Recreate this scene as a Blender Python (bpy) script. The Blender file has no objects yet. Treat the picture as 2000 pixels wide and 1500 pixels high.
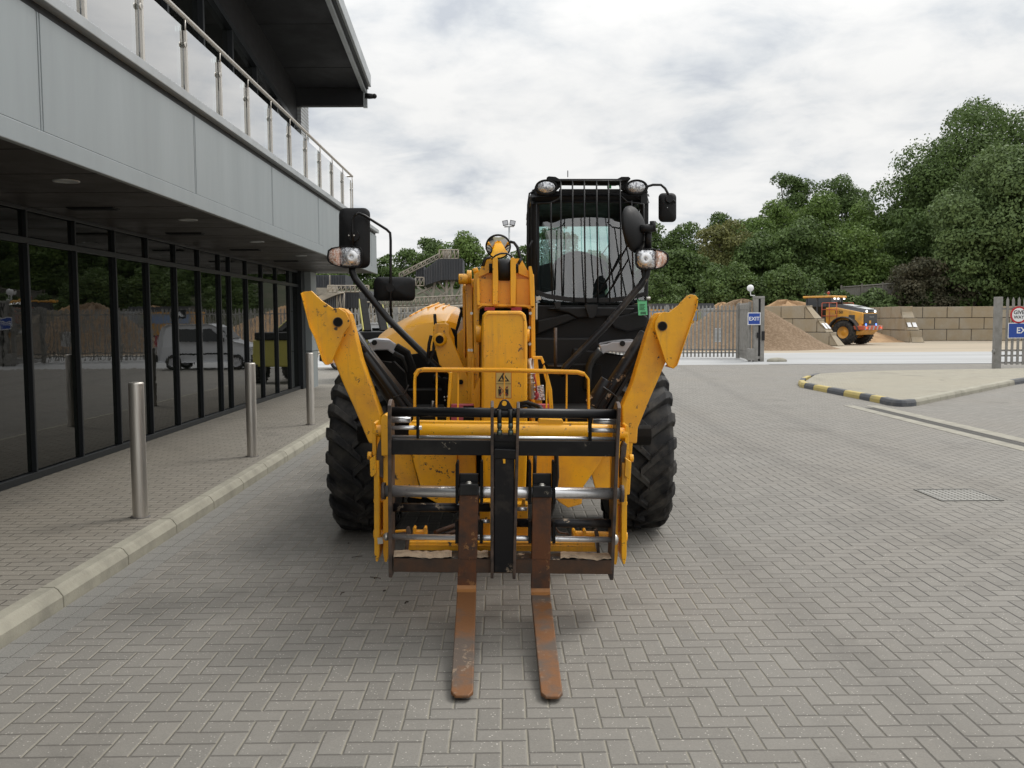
import bpy, math, random
import numpy as np
from mathutils import Vector, Matrix
R=math.radians
S=bpy.context.scene
COL=S.collection
# ---------------- camera, world, sun, exposure ----------------
FPX=1800.0; HC=1.63
YAW=math.atan(16/FPX); PITCH=math.atan(125/FPX); ROLL=-0.006
CR=(Matrix.Rotation(-YAW,3,'Z')@Matrix.Rotation(math.pi/2-PITCH,3,'X')@Matrix.Rotation(ROLL,3,'Z'))
cd=bpy.data.cameras.new('camera'); cam=bpy.data.objects.new('camera',cd); COL.objects.link(cam)
cam.matrix_world=Matrix.Translation((0,0,HC))@CR.to_4x4()
cd.sensor_width=36; cd.lens=FPX/2000*36; cd.clip_start=.05; cd.clip_end=2000
S.camera=cam
S.view_settings.view_transform='Standard'; S.view_settings.look='None'
S.view_settings.exposure=0.08; S.view_settings.gamma=1; S.view_settings.use_curve_mapping=False
SUN_EL=R(52); SUN_AZ=R(50)      # azimuth clockwise from +Y (towards +X)
w=bpy.data.worlds.new('World'); S.world=w; w.use_nodes=True
nt=w.node_tree; nt.nodes.clear()
def N(t,k,**kw):
    n=t.nodes.new(k)
    for a,b in kw.items(): setattr(n,a,b)
    return n
def mth(t,op,a,b=None,c=None,clamp=False):
    n=t.nodes.new('ShaderNodeMath'); n.operation=op; n.use_clamp=clamp
    for i,x in enumerate((a,b,c)):
        if x is None: continue
        if isinstance(x,(int,float)): n.inputs[i].default_value=x
        else: t.links.new(x,n.inputs[i])
    return n.outputs[0]
def mix(t,f,a,b,blend='MIX'):
    n=t.nodes.new('ShaderNodeMix'); n.data_type='RGBA'; n.blend_type=blend
    for i,x in ((0,f),(6,a),(7,b)):
        if isinstance(x,(int,float)): n.inputs[i].default_value=x
        elif isinstance(x,(tuple,list)): n.inputs[i].default_value=(*x[:3],1)
        else: t.links.new(x,n.inputs[i])
    return n.outputs[2]
def ramp(t,f,stops):
    n=t.nodes.new('ShaderNodeValToRGB'); e=n.color_ramp.elements
    while len(e)<len(stops): e.new(.5)
    for i,(p,c) in enumerate(stops):
        e[i].position=p; e[i].color=(*c[:3],1) if isinstance(c,(tuple,list)) else (c,c,c,1)
    t.links.new(f,n.inputs[0]); return n.outputs[0]
def noise(t,vec,scale,detail=4,rough=.55,dist=0):
    n=t.nodes.new('ShaderNodeTexNoise'); n.inputs['Scale'].default_value=scale
    n.inputs['Detail'].default_value=detail; n.inputs['Roughness'].default_value=rough; n.inputs['Distortion'].default_value=dist
    if vec is not None: t.links.new(vec,n.inputs['Vector'])
    return n.outputs[0]
sky=N(nt,'ShaderNodeTexSky',sky_type='NISHITA',sun_disc=False,sun_elevation=SUN_EL,sun_rotation=SUN_AZ)
tc=N(nt,'ShaderNodeTexCoord'); sp=N(nt,'ShaderNodeSeparateXYZ'); nt.links.new(tc.outputs['Generated'],sp.inputs[0])
zc=mth(nt,'MAXIMUM',sp.outputs[2],0.0)
zd=mth(nt,'ADD',zc,.25)
cb=N(nt,'ShaderNodeCombineXYZ')
nt.links.new(mth(nt,'DIVIDE',sp.outputs[0],zd),cb.inputs[0]); nt.links.new(mth(nt,'DIVIDE',sp.outputs[1],zd),cb.inputs[1])
n1=noise(nt,cb.outputs[0],3.4,9,.55,.25); n2=noise(nt,cb.outputs[0],.55,3,.5,.2)
n3=noise(nt,cb.outputs[0],5.0,7,.62,.8)
cv=mth(nt,'ADD',mth(nt,'MULTIPLY',n1,.6),mth(nt,'ADD',mth(nt,'MULTIPLY',n2,.25),mth(nt,'MULTIPLY',n3,.2)))
cloud=ramp(nt,cv,[(.39,(.62,.66,.72)),(.46,(.78,.81,.84)),(.52,(.91,.92,.925)),(.59,(1,1,.99))])
gr=mth(nt,'MULTIPLY_ADD',mth(nt,'MAXIMUM',mth(nt,'SUBTRACT',zc,.22),0),10.5,8.7)
vm=N(nt,'ShaderNodeVectorMath',operation='SCALE'); nt.links.new(cloud,vm.inputs[0]); nt.links.new(gr,vm.inputs['Scale'])
gap=ramp(nt,noise(nt,cb.outputs[0],.8,6,.6,.3),[(.62,0.0),(.74,.55)])
skc=mix(nt,gap,vm.outputs[0],sky.outputs[0])
bg=N(nt,'ShaderNodeBackground'); bg.inputs[1].default_value=.1; nt.links.new(skc,bg.inputs[0])
wo=N(nt,'ShaderNodeOutputWorld'); nt.links.new(bg.outputs[0],wo.inputs[0])
sl=bpy.data.lights.new('sun','SUN'); sl.energy=1.5; sl.angle=R(20); sl.color=(1,.96,.9)
so=bpy.data.objects.new('sun',sl); COL.objects.link(so)
sd=Vector((math.sin(SUN_AZ)*math.cos(SUN_EL),math.cos(SUN_AZ)*math.cos(SUN_EL),math.sin(SUN_EL)))
so.rotation_euler=sd.to_track_quat('Z','Y').to_euler(); so.location=(20,20,40)

def W(u,v,D):
    d=CR@Vector(((u-1000)/FPX,(750-v)/FPX,-1)); k=D/d.y
    return Vector((d.x*k,D,HC+d.z*k))
def G(u,v,z=0):
    d=CR@Vector(((u-1000)/FPX,(750-v)/FPX,-1)); k=(z-HC)/d.z
    return Vector((d.x*k,d.y*k,z))
# ---------------- mesh builder ----------------
def circ(c,r,n=24,ax='y'):
    c=Vector(c); o=[]
    for i in range(n):
        a=2*math.pi*i/n; p,q=r*math.cos(a),r*math.sin(a)
        o.append(c+(Vector((p,0,q)) if ax=='y' else Vector((0,p,q)) if ax=='x' else Vector((p,q,0))))
    return o
class MB:
    def __init__(s): s.v=[];s.f=[];s.m=[];s.sm=[];s.st=[]
    def each(s,name,mats,parent=None,bevel=0):   # every separate piece becomes an object of its own
        st=sorted(set(s.st))+[len(s.v)]
        for a,b in zip(st[:-1],st[1:]):
            q=MB(); q.v=s.v[a:b]
            for f,m,k in zip(s.f,s.m,s.sm):
                if a<=f[0]<b: q.f.append([i-a for i in f]); q.m.append(m); q.sm.append(k)
            o=q.build(name,mats,parent,bevel)
        return o
    def add(s,vs,fs,m=0,sm=False):
        b=len(s.v); s.st.append(b); s.v+=[tuple(p) for p in vs]
        for f in fs: s.f.append([b+i for i in f]); s.m.append(m); s.sm.append(sm)
        return s
    def box(s,a,b,m=0,T=None):
        x0,y0,z0=a;x1,y1,z1=b
        vs=[Vector(p) for p in ((x0,y0,z0),(x1,y0,z0),(x1,y1,z0),(x0,y1,z0),(x0,y0,z1),(x1,y0,z1),(x1,y1,z1),(x0,y1,z1))]
        if T is not None: vs=[T@p for p in vs]
        return s.add(vs,[(0,3,2,1),(4,5,6,7),(0,1,5,4),(1,2,6,5),(2,3,7,6),(3,0,4,7)],m)
    def prism(s,pts,off,m=0,sm=False):
        off=Vector(off) if not isinstance(off,(int,float)) else Vector((0,off,0))
        n=len(pts); a=[Vector(p) for p in pts]
        s.add(a+[p+off for p in a],[],m)
        b=len(s.v)-2*n
        s.f.append([b+i for i in range(n)]); s.m.append(m); s.sm.append(False)
        s.f.append([b+n+i for i in reversed(range(n))]); s.m.append(m); s.sm.append(False)
        for i in range(n):
            j=(i+1)%n; s.f.append([b+i,b+n+i,b+n+j,b+j]); s.m.append(m); s.sm.append(sm)
        return s
    def px(s,pts,D,th,m=0):      # outline measured at depth D, real thickness th going back
        return s.prism([W(u,v,D) for u,v in pts],(0,th,0),m)
    def tube(s,pts,r,n=10,m=0,sec=None,up=None):
        P=[Vector(p) for p in pts]; k=len(P); rs=r if isinstance(r,(list,tuple)) else [r]*k
        T=[]
        for i in range(k):
            a=P[min(i+1,k-1)]-P[i]; b=P[i]-P[max(i-1,0)]
            a=a.normalized() if a.length>1e-9 else Vector(); b=b.normalized() if b.length>1e-9 else Vector()
            T.append((a+b).normalized())
        ref=Vector(up) if up else (Vector((0,0,1)) if abs(T[0].z)<.9 else Vector((0,1,0)))
        u=(ref-T[0]*ref.dot(T[0])).normalized(); vs=[]
        for i in range(k):
            u=(u-T[i]*u.dot(T[i])).normalized(); w_=T[i].cross(u)
            if sec:   # rectangular section (half u, half w)
                for a,b in ((1,1),(-1,1),(-1,-1),(1,-1)): vs.append(P[i]+u*sec[0]*a+w_*sec[1]*b)
            else:
                for j in range(n):
                    a=2*math.pi*j/n; vs.append(P[i]+(u*math.cos(a)+w_*math.sin(a))*rs[i])
        nn=4 if sec else n
        fs=[(i*nn+j,i*nn+(j+1)%nn,(i+1)*nn+(j+1)%nn,(i+1)*nn+j) for i in range(k-1) for j in range(nn)]
        b=len(s.v); s.add(vs,fs,m,not sec)
        s.f.append([b+j for j in reversed(range(nn))]); s.m.append(m); s.sm.append(False)
        s.f.append([b+(k-1)*nn+j for j in range(nn)]); s.m.append(m); s.sm.append(False)
        return s
    def lathe(s,prof,c,axis='x',n=32,m=0,sm=True,close=False):
        c=Vector(c); vs=[]; k=len(prof)
        for i in range(n):
            a=2*math.pi*i/n; co,si=math.cos(a),math.sin(a)
            for r,h in prof:
                vs.append(c+(Vector((h,r*co,r*si)) if axis=='x' else Vector((r*co,h,r*si)) if axis=='y' else Vector((r*co,r*si,h))))
        fs=[(i*k+j,i*k+j+1,((i+1)%n)*k+j+1,((i+1)%n)*k+j) for i in range(n) for j in range(k-1)]
        return s.add(vs,fs,m,sm)
    def grid(s,rows,m=0,sm=True):
        k=len(rows[0]); vs=[p for r in rows for p in r]
        return s.add(vs,[(i*k+j,i*k+j+1,(i+1)*k+j+1,(i+1)*k+j) for i in range(len(rows)-1) for j in range(k-1)],m,sm)
    def ell(s,c,r,m=0,n=16,T=None):
        c=Vector(c); rows=[]
        for i in range(n//2+1):
            a=math.pi*i/(n//2); row=[]
            for j in range(n+1):
                b=2*math.pi*j/n; p=Vector((r[0]*math.sin(a)*math.cos(b),r[1]*math.sin(a)*math.sin(b),r[2]*math.cos(a)))
                if T is not None: p=T@p
                row.append(c+p)
            rows.append(row)
        return s.grid(rows,m)
    def build(s,name,mats,parent=None,bevel=0,**kw):
        me=bpy.data.meshes.new(name)
        off=Vector((0,0,0)); p=parent
        while p is not None: off+=p.location; p=p.parent
        me.from_pydata([(a-off.x,b-off.y,c-off.z) for a,b,c in s.v],[],s.f)
        for m in (mats if isinstance(mats,(list,tuple)) else [mats]): me.materials.append(m)
        me.polygons.foreach_set('material_index',s.m); me.polygons.foreach_set('use_smooth',s.sm)
        me.validate(); me.update()
        o=bpy.data.objects.new(name,me); COL.objects.link(o)
        if parent is not None: o.parent=parent
        if bevel:
            b=o.modifiers.new('bevel','BEVEL'); b.width=bevel; b.segments=2; b.limit_method='ANGLE'; b.angle_limit=R(40)
        for k,v in kw.items(): o[k]=v
        return o
def thing(name,label,cat,loc=(0,0,0),group=None):
    o=bpy.data.objects.new(name,None); COL.objects.link(o); o.location=loc; o.empty_display_size=.2
    o['label']=label; o['category']=cat
    if group: o['group']=group
    return o
def copy_tree(o,parent=None):
    c=o.copy(); COL.objects.link(c)
    if parent is not None: c.parent=parent
    for ch in list(o.children): copy_tree(ch,c)
    return c
def fix(mb):   # consistent outward normals are not needed by the opaque materials
    return mb
def text_mb(mb,body,size,T,m=0,ext=.002):
    cu=bpy.data.curves.new('t','FONT'); cu.body=body; cu.size=size; cu.align_x='CENTER'; cu.align_y='CENTER'; cu.extrude=ext; cu.offset=size*.018; cu.resolution_u=3
    ob=bpy.data.objects.new('t',cu); COL.objects.link(ob)
    me=bpy.data.meshes.new_from_object(ob.evaluated_get(bpy.context.evaluated_depsgraph_get()))
    mb.add([T@v.co for v in me.vertices],[list(p.vertices) for p in me.polygons],m)
    bpy.data.objects.remove(ob); bpy.data.curves.remove(cu); bpy.data.meshes.remove(me)
# text facing -Y at point p
def TXT(p,rot=0,sx=1): return Matrix.Translation(p)@Matrix.Rotation(rot,4,'Z')@Matrix.Rotation(math.pi/2,4,'X')@Matrix.Diagonal((sx,1,1,1))
# ---------------- materials ----------------
def mat(name,col,rough=.5,metal=0,var=None,bump=0,bscale=40,coat=0,ior=1.5,emit=None,chips=None,stretch=None,spec=None,streak=None):
    m=bpy.data.materials.new(name); m.use_nodes=True; t=m.node_tree; b=t.nodes['Principled BSDF']
    b.inputs['Base Color'].default_value=(*col,1); b.inputs['Roughness'].default_value=rough; b.inputs['Metallic'].default_value=metal
    b.inputs['IOR'].default_value=ior; b.inputs['Coat Weight'].default_value=coat; b.inputs['Coat Roughness'].default_value=.12
    if spec is not None: b.inputs['Specular IOR Level'].default_value=spec
    tcn=N(t,'ShaderNodeTexCoord'); vec=tcn.outputs['Object']
    if stretch:
        mp=N(t,'ShaderNodeMapping'); mp.inputs['Scale'].default_value=stretch; t.links.new(vec,mp.inputs[0]); vec=mp.outputs[0]
    c=None
    if var:   # (scale, colour2, lo, hi)
        f=ramp(t,noise(t,vec,var[0],6,.62),[(var[2],0.0),(var[3],1.0)])
        c=mix(t,f,col,var[1])
        t.links.new(mth(t,'MULTIPLY_ADD',f,.18,rough,clamp=True),b.inputs['Roughness'])
    if chips: # (scale, colour, threshold)
        f=mth(t,'MULTIPLY',ramp(t,noise(t,vec,chips[0],5,.7),[(chips[2],0.0),(chips[2]+.015,1.0)]),ramp(t,noise(t,vec,chips[0]*.13,2),[(.5,0.0),(.56,1.0)]))
        c=mix(t,f,c if c is not None else col,chips[1])
    if streak: # vertical dirt runs (colour, amount)
        mp2=N(t,'ShaderNodeMapping'); mp2.inputs['Scale'].default_value=(26,26,2.2); t.links.new(tcn.outputs['Object'],mp2.inputs[0])
        f=mth(t,'MULTIPLY',ramp(t,noise(t,mp2.outputs[0],1.0,5,.65),[(.50,0.0),(.72,1.0)]),ramp(t,noise(t,tcn.outputs['Object'],2.3,3),[(.42,0.0),(.62,1.0)]))
        c=mix(t,mth(t,'MULTIPLY',f,streak[1]),c if c is not None else col,streak[0])
        f2=ramp(t,noise(t,tcn.outputs['Object'],130,2,.5),[(.69,0.0),(.71,1.0)]); c=mix(t,mth(t,'MULTIPLY',f2,.55),c,(.12,.08,.05))
    if c is not None: t.links.new(c,b.inputs['Base Color'])
    if bump:
        bn=N(t,'ShaderNodeBump'); bn.inputs['Strength'].default_value=1; bn.inputs['Distance'].default_value=bump
        t.links.new(noise(t,vec,bscale,5,.6),bn.inputs['Height']); t.links.new(bn.outputs[0],b.inputs['Normal'])
    if emit: b.inputs['Emission Color'].default_value=(*emit[0],1); b.inputs['Emission Strength'].default_value=emit[1]
    return m
def glass(name,tint,refl,rough=0.0,body=None):
    m=bpy.data.materials.new(name); m.use_nodes=True; t=m.node_tree; t.nodes.clear()
    tr=N(t,'ShaderNodeBsdfTransparent'); tr.inputs[0].default_value=(*tint,1)
    gl=N(t,'ShaderNodeBsdfGlossy'); gl.inputs['Roughness'].default_value=rough; gl.inputs[0].default_value=(1,1,1,1)
    fr=N(t,'ShaderNodeFresnel'); fr.inputs[0].default_value=1.5
    f=mth(t,'MULTIPLY_ADD',fr.outputs[0],1.6,refl,clamp=True)
    mx=N(t,'ShaderNodeMixShader'); t.links.new(f,mx.inputs[0]); t.links.new(tr.outputs[0],mx.inputs[1]); t.links.new(gl.outputs[0],mx.inputs[2])
    o=N(t,'ShaderNodeOutputMaterial'); t.links.new(mx.outputs[0],o.inputs[0]); return m
YC=(.88,.42,.005)
M={}
M['yellow']=mat('yellow_paint',YC,.34,var=(3.5,(.70,.31,.02),.48,.8),coat=.12,streak=((.38,.2,.05),.6),chips=(38,(.10,.055,.03),.61),bump=.0004,bscale=90)
M['yellow_worn']=mat('worn_yellow_paint',YC,.4,var=(4,(.62,.27,.03),.42,.75),coat=.1,streak=((.33,.19,.07),.7),chips=(26,(.05,.035,.025),.605),bump=.0006,bscale=60)
M['black']=mat('black_paint',(.006,.006,.007),.36,spec=.35,var=(6,(.022,.021,.02),.5,.75),chips=(30,(.16,.14,.11),.66))
M['black_dirty']=mat('dusty_black_paint',(.007,.007,.009),.36,spec=.35,var=(5,(.06,.05,.04),.52,.75),chips=(13,(.36,.28,.2),.60))
M['plastic']=mat('black_plastic',(.006,.006,.0065),.5,spec=.3,var=(9,(.010,.010,.011),.4,.7),bump=.0003,bscale=300)
M['matt_black']=mat('matt_black_steel',(.005,.005,.005),.75,spec=.2,var=(5,(.013,.011,.009),.45,.7))
M['edge']=mat('bare_edge_steel',(.05,.042,.038),.45,.3,var=(14,(.13,.09,.07),.4,.65))
M['chrome']=mat('chrome_shaft',(.78,.78,.79),.3,.85,var=(25,(.5,.48,.47),.55,.75))
M['zinc']=mat('zinc_bolts',(.5,.48,.44),.35,.9)
M['rust']=mat('rusty_steel',(.13,.048,.018),.62,.15,var=(7,(.055,.038,.03),.45,.66),chips=(22,(.26,.13,.05),.6),bump=.0012,bscale=55)
M['rust_tine']=mat('worn_rusty_tine',(.21,.092,.034),.6,.2,var=(4.5,(.125,.095,.075),.42,.56),chips=(34,(.27,.20,.14),.56),bump=.0012,bscale=70)
M['rust_beam']=mat('rusty_beam',(.085,.042,.022),.65,.1,var=(9,(.045,.035,.028),.4,.7),bump=.001,bscale=60)
M['sandy']=mat('dried_sand',(.42,.32,.22),.95,var=(22,(.2,.16,.12),.5,.75),bump=.006,bscale=45)
M['rubber']=mat('tyre_rubber',(.013,.013,.014),.66,spec=.35,var=(7,(.075,.069,.06),.43,.72),bump=.0012,bscale=60)
M['silver']=mat('silver_fender',(.42,.42,.44),.35,.35)
M['red']=mat('red_paint',(.32,.02,.03),.45)
M['pink']=mat('faded_red_paint',(.46,.08,.11),.5)
M['mirror']=mat('mirror_glass',(.9,.9,.9),.02,1)
M['lens']=mat('lamp_lens',(.75,.76,.78),.12,.75,var=(70,(.22,.22,.24),.42,.6),bump=.004,bscale=90)
M['amber']=mat('amber_lens',(.62,.34,.24),.2,.25,var=(60,(.82,.72,.66),.42,.58),bump=.003,bscale=110)
M['whitep']=mat('white_paint',(.72,.73,.74),.3,coat=.3)
M['tag']=mat('green_tag',(.16,.62,.3),.5)
M['seat']=mat('seat_fabric',(.014,.015,.019),.85)
M['cabglass']=glass('cab_glass',(.74,.87,.85),.07)
M['balglass']=glass('balustrade_glass',(.68,.78,.75),.27)
M['hose']=mat('rubber_hose',(.01,.01,.01),.4)
M['decal']=mat('decal_yellow',(.55,.4,.13),.45)
M['ink']=mat('black_ink',(.01,.01,.01),.5)
M['fascia']=mat('zinc_cladding',(.315,.345,.355),.42,.25,var=(1.0,(.285,.313,.323),.3,.75),stretch=(2.5,2.5,.35))
M['cap']=mat('grey_cap_metal',(.40,.42,.43),.4,.25,var=(2,(.34,.36,.37),.4,.7))
M['trimdark']=mat('dark_aluminium',(.018,.019,.021),.45,.2,spec=.35)
M['frame']=mat('anthracite_frame',(.022,.025,.028),.4,.2,spec=.4)
M['soffit']=mat('soffit_panel',(.040,.035,.032),.4,.0,spec=.4,var=(1,(.033,.029,.026),.4,.6))
M['roofsoffit']=mat('roof_soffit',(.026,.026,.028),.55,spec=.25,var=(.7,(.021,.021,.022),.4,.6))
M['darkglass']=mat('tinted_glazing',(.004,.005,.004),.015,ior=1.68,bump=.0012,bscale=.8)
M['steel']=mat('brushed_stainless',(.66,.63,.58),.34,.9,var=(3,(.54,.50,.45),.35,.65),stretch=(40,40,1))
M['kerb']=mat('concrete_kerb',(.35,.33,.265),.85,var=(3.5,(.26,.245,.2),.45,.7),bump=.003,bscale=60)
M['kerby']=mat('yellow_kerb_paint',(.47,.37,.12),.7,var=(5,(.36,.31,.17),.48,.72))
M['kerbb']=mat('dark_kerb_paint',(.07,.075,.085),.7,var=(5,(.13,.13,.13),.45,.7))
M['galv']=mat('galvanised_steel',(.30,.29,.27),.5,.4,var=(4,(.22,.21,.19),.4,.7))
M['blue']=mat('sign_blue',(.015,.06,.32),.4)
M['signwhite']=mat('sign_white',(.8,.8,.8),.4)
M['signred']=mat('sign_red',(.5,.02,.03),.4)
M['blockwall']=None
# herringbone / stretcher paving shader
def paving(name,base,joint,pattern='herring',joint2=None):
    m=bpy.data.materials.new(name); m.use_nodes=True; t=m.node_tree; b=t.nodes['Principled BSDF']
    g=N(t,'ShaderNodeTexCoord'); s=N(t,'ShaderNodeSeparateXYZ'); t.links.new(g.outputs['Object'],s.inputs[0])
    wob=noise(t,g.outputs['Object'],3.5,2)
    wx=mth(t,'MULTIPLY_ADD',wob,.010,-.005)
    x=mth(t,'DIVIDE',mth(t,'ADD',s.outputs[0],mth(t,'ADD',wx,50.02)),.1); y=mth(t,'DIVIDE',mth(t,'ADD',s.outputs[1],mth(t,'ADD',wx,50.035)),.1)
    if pattern=='herring':
        i=mth(t,'FLOOR',x); j=mth(t,'FLOOR',y); fx=mth(t,'SUBTRACT',x,i); fy=mth(t,'SUBTRACT',y,j)
        k=mth(t,'FLOORED_MODULO',mth(t,'SUBTRACT',i,j),4)
        k0=mth(t,'COMPARE',k,0,.1);k1=mth(t,'COMPARE',k,1,.1);k2=mth(t,'COMPARE',k,2,.1);k3=mth(t,'COMPARE',k,3,.1)
        dl=mth(t,'ADD',fx,k1); dr=mth(t,'ADD',mth(t,'SUBTRACT',1,fx),k0)
        db=mth(t,'ADD',fy,k2); dt=mth(t,'ADD',mth(t,'SUBTRACT',1,fy),k3)
        bi=mth(t,'SUBTRACT',i,k1); bj=mth(t,'SUBTRACT',j,k2)
        # edge courses beside the kerb run along it
    else:
        j=mth(t,'FLOOR',y); fy=mth(t,'SUBTRACT',y,j); xs=mth(t,'ADD',mth(t,'DIVIDE',x,2.0),mth(t,'MULTIPLY',mth(t,'FLOORED_MODULO',j,2),.5))
        bi=mth(t,'FLOOR',xs); fx=mth(t,'MULTIPLY',mth(t,'SUBTRACT',xs,bi),2); dl=fx; dr=mth(t,'SUBTRACT',2,fx); db=fy; dt=mth(t,'SUBTRACT',1,fy); bj=j
    d=mth(t,'MINIMUM',mth(t,'MINIMUM',dl,dr),mth(t,'MINIMUM',db,dt))
    dv=mth(t,'MINIMUM',dl,dr); dh=mth(t,'MINIMUM',db,dt)
    jv=N(t,'ShaderNodeMapRange',interpolation_type='SMOOTHSTEP'); t.links.new(mth(t,'SUBTRACT',dh,dv),jv.inputs[0]); jv.inputs[1].default_value=-.01; jv.inputs[2].default_value=.01
    jm=N(t,'ShaderNodeMapRange',interpolation_type='SMOOTHSTEP'); t.links.new(d,jm.inputs[0]); jm.inputs[1].default_value=.02; jm.inputs[2].default_value=.058; jm.inputs[3].default_value=1; jm.inputs[4].default_value=0
    ch=N(t,'ShaderNodeMapRange',interpolation_type='SMOOTHSTEP'); t.links.new(d,ch.inputs[0]); ch.inputs[1].default_value=.01; ch.inputs[2].default_value=.1
    cmb=N(t,'ShaderNodeCombineXYZ'); t.links.new(bi,cmb.inputs[0]); t.links.new(bj,cmb.inputs[1])
    wn=N(t,'ShaderNodeTexWhiteNoise',noise_dimensions='2D'); t.links.new(cmb.outputs[0],wn.inputs[0])
    big=noise(t,g.outputs['Object'],.35,5,.6); fine=noise(t,g.outputs['Object'],150,3,.7); med=noise(t,g.outputs['Object'],9,4,.6)
    dark=tuple(c*.80 for c in base); warm=(base[0]*1.05,base[1]*.97,base[2]*.86)
    c=mix(t,wn.outputs[0],tuple(c*.72 for c in base),tuple(c*1.18 for c in base))
    c=mix(t,mth(t,'MULTIPLY',ramp(t,big,[(.45,0.0),(.65,1.0)]),.6),c,warm)
    c=mix(t,mth(t,'MULTIPLY',ramp(t,med,[(.4,0.0),(.7,1.0)]),.35),c,tuple(q*.75 for q in base))
    c=mix(t,.62,c,mix(t,fine,tuple(q*.55 for q in base),tuple(min(q*1.45,1) for q in base)))
    vo=N(t,'ShaderNodeTexVoronoi'); vo.inputs['Scale'].default_value=55; t.links.new(g.outputs['Object'],vo.inputs['Vector'])
    spk=mth(t,'MULTIPLY',mth(t,'LESS_THAN',vo.outputs['Distance'],mth(t,'MULTIPLY_ADD',med,.36,-.02)),mth(t,'GREATER_THAN',noise(t,g.outputs['Object'],31,2),.49))
    c=mix(t,mth(t,'MULTIPLY',spk,.65),c,(.62,.59,.52))
    if joint2:
        side=ramp(t,mth(t,'ADD',mth(t,'MULTIPLY',s.outputs[0],.22),mth(t,'MULTIPLY_ADD',big,1.2,-.5)),[(.2,0.0),(.65,1.0)])
        jc=mix(t,jv.outputs[0],(.12,.11,.095),mix(t,side,joint,joint2))
    else: jc=joint
    c=mix(t,mth(t,'MULTIPLY',jm.outputs[0],.9),c,jc)
    st=ramp(t,noise(t,g.outputs['Object'],1.1,6,.65,.6),[(.55,0.0),(.70,1.0)])
    c=mix(t,mth(t,'MULTIPLY',st,.38),c,(.10,.092,.08))
    tx=mth(t,'ADD',s.outputs[0],mth(t,'MULTIPLY',mth(t,'SINE',mth(t,'MULTIPLY',s.outputs[1],.13)),.8))
    for cxx in (2.1,3.95,5.4):
        bd=mth(t,'SUBTRACT',1,mth(t,'DIVIDE',mth(t,'ABSOLUTE',mth(t,'SUBTRACT',tx,cxx)),.26),clamp=True)
        c=mix(t,mth(t,'MULTIPLY',mth(t,'MULTIPLY',bd,med),.42 if joint2 else 0.0),c,(.09,.084,.075))
    t.links.new(c,b.inputs['Base Color']); b.inputs['Roughness'].default_value=.82
    hgt=mth(t,'ADD',mth(t,'MULTIPLY',ch.outputs[0],.006),mth(t,'ADD',mth(t,'MULTIPLY',fine,.0012),mth(t,'MULTIPLY',wn.outputs[0],.0015)))
    bn=N(t,'ShaderNodeBump'); bn.inputs['Distance'].default_value=1; bn.inputs['Strength'].default_value=.9
    t.links.new(hgt,bn.inputs['Height']); t.links.new(bn.outputs[0],b.inputs['Normal'])
    return m
M['pave']=paving('herringbone_paving',(.222,.209,.186),(.285,.262,.21),'herring',(.05,.046,.042))
M['foot']=paving('footway_paving',(.235,.215,.18),(.10,.088,.072),'stretch')
M['island']=paving('buff_paving',(.33,.305,.24),(.09,.08,.06),'stretch')
def blockmat():
    m=bpy.data.materials.new('sandy_concrete_block'); m.use_nodes=True; t=m.node_tree; b=t.nodes['Principled BSDF']
    g=N(t,'ShaderNodeTexCoord'); vec=g.outputs['Object']
    oi=noise(t,vec,.9,4,.6); f=noise(t,vec,7,5,.6)
    c=mix(t,ramp(t,oi,[(.35,0.0),(.65,1.0)]),(.35,.285,.19),(.38,.345,.28)); c=mix(t,mth(t,'MULTIPLY',f,.6),c,(.25,.19,.12))
    t.links.new(c,b.inputs['Base Color']); b.inputs['Roughness'].default_value=.9; return m
M['blockwall']=blockmat()
M['sandground']=mat('sandy_yard',(.42,.35,.26),.95,var=(.25,(.31,.27,.21),.4,.65),stretch=(.25,1.6,1),bump=.02,bscale=2)
M['whiteroad']=mat('dusty_concrete_road',(.42,.425,.425),.9,var=(.3,(.34,.34,.335),.42,.65),stretch=(.2,1.8,1))
M['yardground']=mat('outer_ground',(.2,.17,.11),.95,var=(.2,(.12,.12,.06),.4,.6))
M['sandpile']=mat('sand_heap',(.42,.27,.145),.95,var=(2.2,(.32,.2,.11),.4,.65),bump=.05,bscale=5)
M['gravelpile']=mat('gravel_heap',(.20,.135,.082),.95,var=(7,(.28,.20,.13),.42,.62),bump=.05,bscale=14)
def leafmat(name,c1,c2):
    m=bpy.data.materials.new(name); m.use_nodes=True; t=m.node_tree; b=t.nodes['Principled BSDF']
    g=N(t,'ShaderNodeTexCoord'); c=mix(t,ramp(t,noise(t,g.outputs['Object'],.55,3),[(.38,0.0),(.62,1.0)]),c1,c2)
    ge=N(t,'ShaderNodeNewGeometry'); c=mix(t,mth(t,'MULTIPLY',ge.outputs['Random Per Island'],.5),c,tuple(x*1.7 for x in c2))
    t.links.new(c,b.inputs['Base Color']); b.inputs['Roughness'].default_value=.6; b.inputs['Specular IOR Level'].default_value=.25
    tl=N(t,'ShaderNodeBsdfTranslucent'); t.links.new(c,tl.inputs[0]); mx=N(t,'ShaderNodeMixShader'); mx.inputs[0].default_value=.22
    o=t.nodes['Material Output']; t.links.new(b.outputs[0],mx.inputs[1]); t.links.new(tl.outputs[0],mx.inputs[2]); t.links.new(mx.outputs[0],o.inputs[0])
    return m
LF={'dark':leafmat('dark_leaves',(.055,.088,.028),(.090,.138,.038)),'mid':leafmat('mid_leaves',(.068,.115,.028),(.12,.18,.042)),
 'grey':leafmat('grey_green_leaves',(.075,.115,.04),(.12,.17,.06)),'olive':leafmat('olive_leaves',(.085,.10,.03),(.15,.15,.05)),
 'bronze':leafmat('bronze_leaves',(.05,.055,.03),(.085,.075,.045))}
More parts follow.
